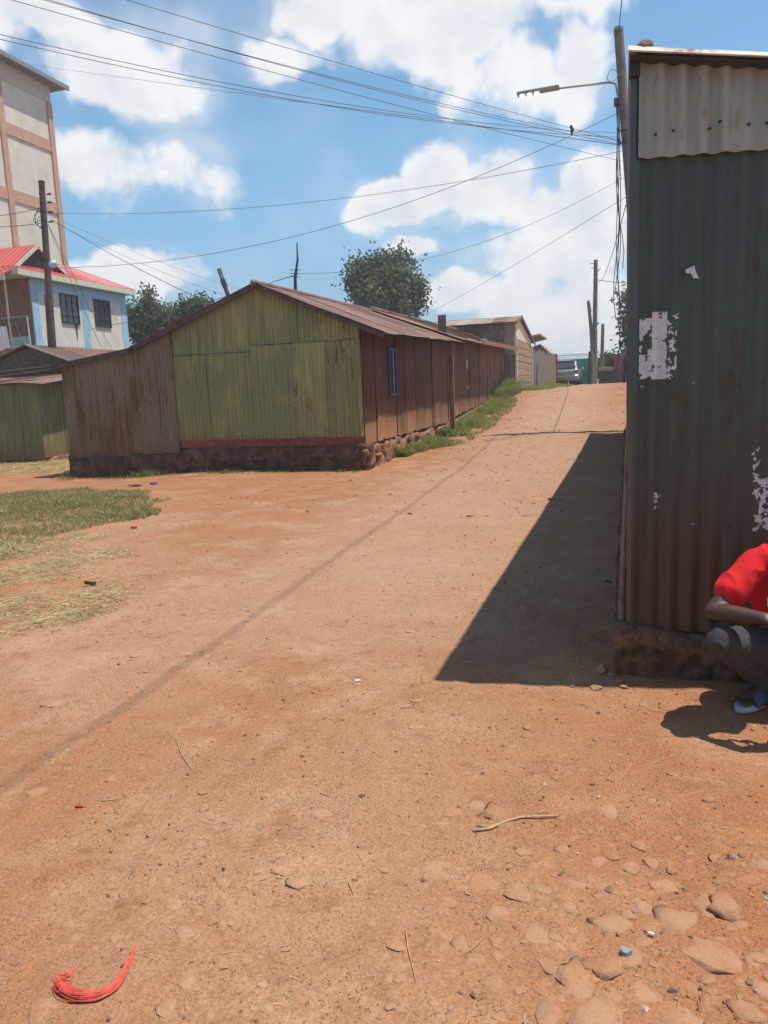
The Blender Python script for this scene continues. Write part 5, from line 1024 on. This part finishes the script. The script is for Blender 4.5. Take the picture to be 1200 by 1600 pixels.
def walker():
    b = at(975, 604, Y=50); b = Vector((b.x+.12, 50, ground(.5, 50, False))); t = thing('person', b, 'distant person in dark clothes walking at the crest of the road', 'person')
    H = lambda x, y, z: b+Vector((x, y, z)); bm = bmesh.new()
    ball(bm, H(0, 0, 1.62), (.078, .095, .118)); ball(bm, H(0, -.095, 1.61), (.012, .018, .02))
    for s in (-1, 1): ball(bm, H(.078*s, .005, 1.61), (.012, .02, .03))
    chain(bm, [(H(0, 0, 1.52), .052), (H(0, .01, 1.42), .06)]); chain(bm, [(H(-.17, 0, 1.40), .055), (H(.17, 0, 1.40), .055)]); chain(bm, [(H(0, 0, 1.28), .13), (H(0, 0, 1.1), .12), (H(0, 0, .93), .14)])
    for s, sw in ((-1, .14), (1, -.14)):
        chain(bm, [(H(.19*s, 0, 1.38), .048), (H(.23*s, -sw*.6, 1.12), .04), (H(.24*s, -sw*1.4, .88), .03)]); hand(bm, H(.24*s, -sw*1.4, .87), (0, -sw, -1), (s, 0, 0), .3, s)
        chain(bm, [(H(.09*s, 0, .9), .085), (H(.10*s, sw*.9, .50), .058), (H(.10*s, sw*1.6+.02, .09), .04)]); chain(bm, [(H(.10*s, sw*1.6+.04, .04), .036), (H(.11*s, sw*1.6-.16, .035), .03)])
    fuse('body', bm, M_SKIN, t, .012, 3); M_NAVY = plain('navy_cloth', (.022, .024, .045), .9, bump=.1)
    bm = bmesh.new(); ball(bm, H(0, 0, 1.63), (.083, .098, .112)); fuse('hair', bm, M_HAIR, t, .015, 2)
    bm = bmesh.new(); chain(bm, [(H(-.17, 0, 1.39), .075), (H(.17, 0, 1.39), .075)]); chain(bm, [(H(0, 0, 1.28), .16), (H(0, 0, .92), .17)])
    for s, sw in ((-1, .14), (1, -.14)): chain(bm, [(H(.19*s, 0, 1.38), .065), (H(.23*s, -sw*.6, 1.12), .056), (H(.24*s, -sw*1.3, .92), .045)])
    fuse('jacket', bm, M_NAVY, t, .014, 3); bm = bmesh.new(); ball(bm, H(0, 0, .92), (.18, .14, .12))
    for s, sw in ((-1, .14), (1, -.14)): chain(bm, [(H(.09*s, 0, .9), .1), (H(.10*s, sw*.9, .50), .078), (H(.10*s, sw*1.6+.02, .12), .065)])
    fuse('trousers', bm, M_NAVY, t, .014, 3)
walker()
# ------------------------------------------------------------------ parked car
def car():
    cz = ground(-3, 52.5, False)+.01; c = Vector((at(906, 600, Y=51.7).x-.93, 51.7, cz)); t = thing('parked_car', c, 'silver station wagon parked against the fence, seen from behind', 'car')
    def rr(hw, y0, y1, z, r=.22, n=6, crown=0):
        pts = []
        for cx, cy, a0 in ((hw-r, y1-r, 0), (-hw+r, y1-r, 90), (-hw+r, y0+r, 180), (hw-r, y0+r, 270)):
            for k in range(n+1): a = R(a0+90*k/n); pts.append(c+Vector((cx+r*math.cos(a), cy+r*math.sin(a), z)))
        return pts
    def loft(lv):
        mb = MB(); n = None
        for L in lv:
            p = rr(*L); n = len(p); mb.v += [tuple(q) for q in p]
        for i in range(len(lv)-1):
            for k in range(n): mb.f.append((i*n+k, i*n+(k+1) % n, (i+1)*n+(k+1) % n, (i+1)*n+k))
        mb.f.append(tuple(range(n))[::-1]); mb.f.append(tuple(range((len(lv)-1)*n, len(lv)*n))); return mb
    m = MT('silver_paint'); m.put('Base Color', (.24, .23, .215)).put('Metallic', .6).put('Roughness', .38); SILV = m.m; m.b.inputs['Coat Weight'].default_value = .5
    GL = M_GLASS; RED = plain('tail_light', (.30, .015, .012), .2, bump=0, spec=.7); BLK = plain('tyre_rubber', (.02, .02, .02), .9, bump=.2)
    body = obj('body', loft([(.78, .10, 4.5, .26), (.87, .02, 4.6, .36), (.90, -.02, 4.62, .55), (.91, 0, 4.6, .8), (.88, .05, 4.5, .98), (.80, .12, 4.35, 1.03)]), SILV, t, smooth=50)
    cab = obj('cabin', loft([(.82, .08, 3.35, 1.0), (.80, .16, 3.15, 1.1), (.70, .42, 2.55, 1.5), (.62, .55, 2.35, 1.62), (.5, .75, 2.1, 1.66)]), SILV, t, smooth=50)
    def patch(p, off): return MB().prism([c+Vector(q) for q in p], off)
    obj('rear_window', patch([(-.68, .11, 1.10), (.68, .11, 1.10), (.58, .385, 1.50), (-.58, .385, 1.50)], (0, -.012, .006)), GL, cab, label='dark rear window')
    for s in (-1, 1):
        obj('side_window', patch([(.815*s, .5, 1.1), (.815*s, 2.75, 1.1), (.715*s, 2.3, 1.47), (.715*s, .75, 1.47)], (.008*s, 0, .002)), GL, cab)
        obj('tail_light', MB().box(c+Vector((.58*s if s > 0 else -.86, -.035, .78)), c+Vector((.86 if s > 0 else -.58, .04, .97))), RED, body, bevel=.02, label='red tail light')
        obj('reflector', MB().box(c+Vector((.62*s if s > 0 else -.80, -.06, .60)), c+Vector((.80 if s > 0 else -.62, .02, .68))), M_LENS, body)
        mr = obj('mirror', MB().ell(c+Vector((.98*s, 3.0, 1.08)), (.11, .06, .08), 8, 6), SILV, t, smooth=True)
        obj('roof_rail', MB().tube([c+Vector((.55*s, .8, 1.66)), c+Vector((.57*s, 1.2, 1.72)), c+Vector((.57*s, 2.1, 1.70)), c+Vector((.5*s, 2.3, 1.64))], .018, 6), M_DKSTEEL, t)
        for y in (.85, 3.65):
            w = MB().tube([c+Vector((.72*s, y, .33)), c+Vector((.74*s, y, .33)), c+Vector((.90*s, y, .33)), c+Vector((.92*s, y, .33))], [.29, .33, .33, .29], 24); wh = obj('wheel', w, BLK, t, smooth=40); obj('rim', MB().tube([c+Vector((.90*s, y, .33)), c+Vector((.925*s, y, .33))], .2, 16), M_STEEL, wh)
    obj('bumper', loft([(.86, -.09, .6, .30), (.88, -.12, .6, .40), (.87, -.10, .6, .58), (.84, -.03, .6, .62)]), SILV, t, smooth=50)
    obj('number_plate', MB().box(c+Vector((-.27, -.135, .42)), c+Vector((.27, -.11, .53))), plain('yellow_plate', (.5, .28, .06), .5, bump=0), t); obj('tailgate_trim', MB().box(c+Vector((-.5, -.04, .74)), c+Vector((.5, .0, .78))), M_STEEL, body)
    obj('wiper', MB().beam(c+Vector((-.1, .09, 1.12)), c+Vector((.3, .2, 1.24)), .02, .02), M_DKSTEEL, cab)
    obj('spoiler', MB().box(c+Vector((-.6, .34, 1.56)), c+Vector((.6, .6, 1.60))), SILV, cab, bevel=.01)
car()
# ------------------------------------------------------------------ litter on the road
def gp(x, y, h=.004): p = at(x, y, Z=0); z = ground(p.x, p.y); p = at(x, y, Z=z); p.z = z+h; return p
def braid():
    rg = random.Random(4); path = [gp(x, y) for x, y in [(100, 1533), (92, 1540), (100, 1552), (122, 1561), (150, 1560), (178, 1546), (194, 1522), (204, 1500), (211, 1482)]]; wd = [.009, .014, .017, .016, .013, .010, .007, .004, .0015]; mb = MB()
    for k in range(210):
        a, h = rg.gauss(0, .42), rg.random(); s = rg.randint(0, 3); e = rg.randint(6, 8); pts = []
        for i in range(s, e+1):
            p = path[i]; tg = (path[min(i+1, 8)]-path[max(i-1, 0)]).normalized(); n_ = Vector((-tg.y, tg.x, 0)); pts.append(p+n_*wd[i]*(a+.25*math.sin(i*1.3+k))+Vector((0, 0, .002+.028*h*wd[i]/.024*math.exp(-a*a))))
        sm = [];
        for i in range(len(pts)-1):
            for q in range(3):
                p0, p1, p2, p3 = pts[max(i-1, 0)], pts[i], pts[i+1], pts[min(i+2, len(pts)-1)]; u = q/3
                sm.append(.5*((2*p1)+(p2-p0)*u+(2*p0-5*p1+4*p2-p3)*u*u+(3*p1-p0-3*p2+p3)*u**3))
        mb.tube(sm+[pts[-1]], .0011, 4, False)
    for k in range(90):                                       # loose ends at the blunt tip
        p = path[rg.randint(0, 2)]; q = p+Vector((rg.gauss(0, .014), abs(rg.gauss(0, .018)), rg.uniform(.0, .02))); mb.tube([p, p.lerp(q, .5)+Vector((0, 0, .008)), q], .0008, 3, False)
    m = plain('red_synthetic_hair', (.58, .085, .055), .7, var=.2, scale=40, bump=0); single('hair_extension', mb, m, 'curved tuft of red synthetic hair lying on the road', 'hair')
braid()
M_TWIG = plain('dry_twig', (.44, .30, .16), .85, var=.2, scale=40, bump=.2)
def twig(px, r0, r1, label, group=None, branch=None):
    pts = [gp(x, y, r0*.9+.002) for x, y in px]; mb = MB().tube(pts, [r0+(r1-r0)*k/(len(pts)-1) for k in range(len(pts))], 7)
    if branch: q = [gp(x, y, r0*.9+.003) for x, y in branch]; mb.tube(q, [r0*.6]*(len(q)-1)+[r1*.6], 6)
    single('twig', mb, M_TWIG, label, 'twig', group, smooth=True)
twig([(740, 1300), (765, 1297), (790, 1286), (815, 1279), (845, 1278), (872, 1277)], .0055, .0035, 'long pale forked dry stick lying on the stony road', None, [(745, 1292), (765, 1295), (785, 1288)])
for px in ([(634, 1455), (637, 1480), (643, 1505), (650, 1534)], [(728, 1491), (741, 1481), (753, 1469)], [(818, 1600), (822, 1585)], [(870, 1510), (878, 1507), (888, 1505)], [(626, 1107), (645, 1106), (665, 1112)], [(275, 1155), (283, 1178), (300, 1203)], [(158, 1253), (180, 1250), (202, 1246)], [(110, 1163), (130, 1156), (140, 1140)], [(131, 1157), (152, 1161)], [(168, 1296), (177, 1300), (174, 1308)], [(545, 1381), (552, 1396)], [(110, 972), (130, 968), (150, 964)], [(205, 915), (235, 908)], [(500, 1240), (515, 1245)], [(290, 1560), (291, 1580)]): twig(px, .0022, .0014, 'thin pale dry twig lying on the road', 'thin twigs scattered on the road')
def flake(name, x, y, r, mat, label, cat, h=.006, n=7, sy=.7):
    p = gp(x, y, 0); rr = r/FPX*(p-CAM).length; rg = random.Random(int(x*7+y)); poly = []
    for k in range(n): a = 2*math.pi*k/n; q = rr*rg.uniform(.65, 1.15); poly.append(p+Vector((q*math.cos(a), sy*q*math.sin(a), .002+.25*rr*rg.random())))
    single(name, MB().prism(poly, (0, 0, h)), mat, label, cat)
M_WHITEP = plain('white_litter', (.7, .68, .63), .7, bump=.1); M_REDP = plain('red_litter', (.42, .06, .04), .6, bump=.1); M_BLUEL = plain('blue_litter', (.05, .07, .2), .7, bump=.1)
flake('bottle_cap', 977, 1492, 8, plain('grey_blue_plastic', (.20, .25, .26), .5, bump=0), 'small grey blue bottle cap on a flat road stone', 'litter', .014, 9); flake('plastic_scrap', 123, 1262, 8, M_REDP, 'thin red plastic scrap near the red hair tuft', 'litter', .004, 6, .4); flake('plastic_scrap', 209, 826, 6, M_REDP, 'orange red scrap at the edge of the turf', 'litter', .02, 6, .5)
flake('cloth_rag', 212, 760, 12, plain('faded_red_cloth', (.30, .09, .06), .9), 'dull red rag on bare earth before the dark footing', 'rag', .015, 7, .5); flake('cloth_rag', 240, 757, 8, M_BLUEL, 'dark blue rag on bare earth before the dark footing', 'rag', .02, 7, .5)
flake('paper_scrap', 8, 800, 10, M_WHITEP, 'white paper scrap lying in the turf', 'litter', .01, 6, .6); flake('paper_scrap', 560, 1065, 6, M_WHITEP, 'white chip of paper on the trodden road', 'litter', .006, 6, .5); flake('plastic_scrap', 804, 633, 7, M_REDP, 'red plastic scrap on the road near the block house', 'litter', .06, 6, .6)
flake('bark_piece', 140, 915, 11, M_BARK, 'dark curl of bark on the straw', 'litter', .03, 7, .4); flake('cigarette_end', 1018, 1463, 5, M_WHITEP, 'white cigarette end among the road stones', 'litter', .008, 6, .5); flake('paper_scrap', 878, 604, 6, M_WHITEP, 'white scrap on the grass beside the parked car', 'litter', .05, 6, .6); flake('plastic_scrap', 102, 946, 5, plain('yellow_litter', (.7, .55, .05), .6, bump=0), 'tiny yellow scrap in the straw', 'litter')

# ------------------------------------------------------------------ moist air over the settlement
HZ = kind(obj('haze', MB().box((-1610, -410, -42), (1610, 1610, 22.5)), None), 'stuff'); tag(HZ, 'thin pale haze in the air over the street', 'haze')
hm = D.materials.new('haze'); hm.use_nodes = True; hn = hm.node_tree.nodes; hn.remove(hn['Principled BSDF']); pv = hn.new('ShaderNodeVolumePrincipled')
pv.inputs['Color'].default_value = (.96, .96, .96, 1); pv.inputs['Density'].default_value = .0018; pv.inputs['Anisotropy'].default_value = .3
hm.node_tree.links.new(pv.outputs[0], hn['Material Output'].inputs['Volume']); HZ.data.materials.append(hm)
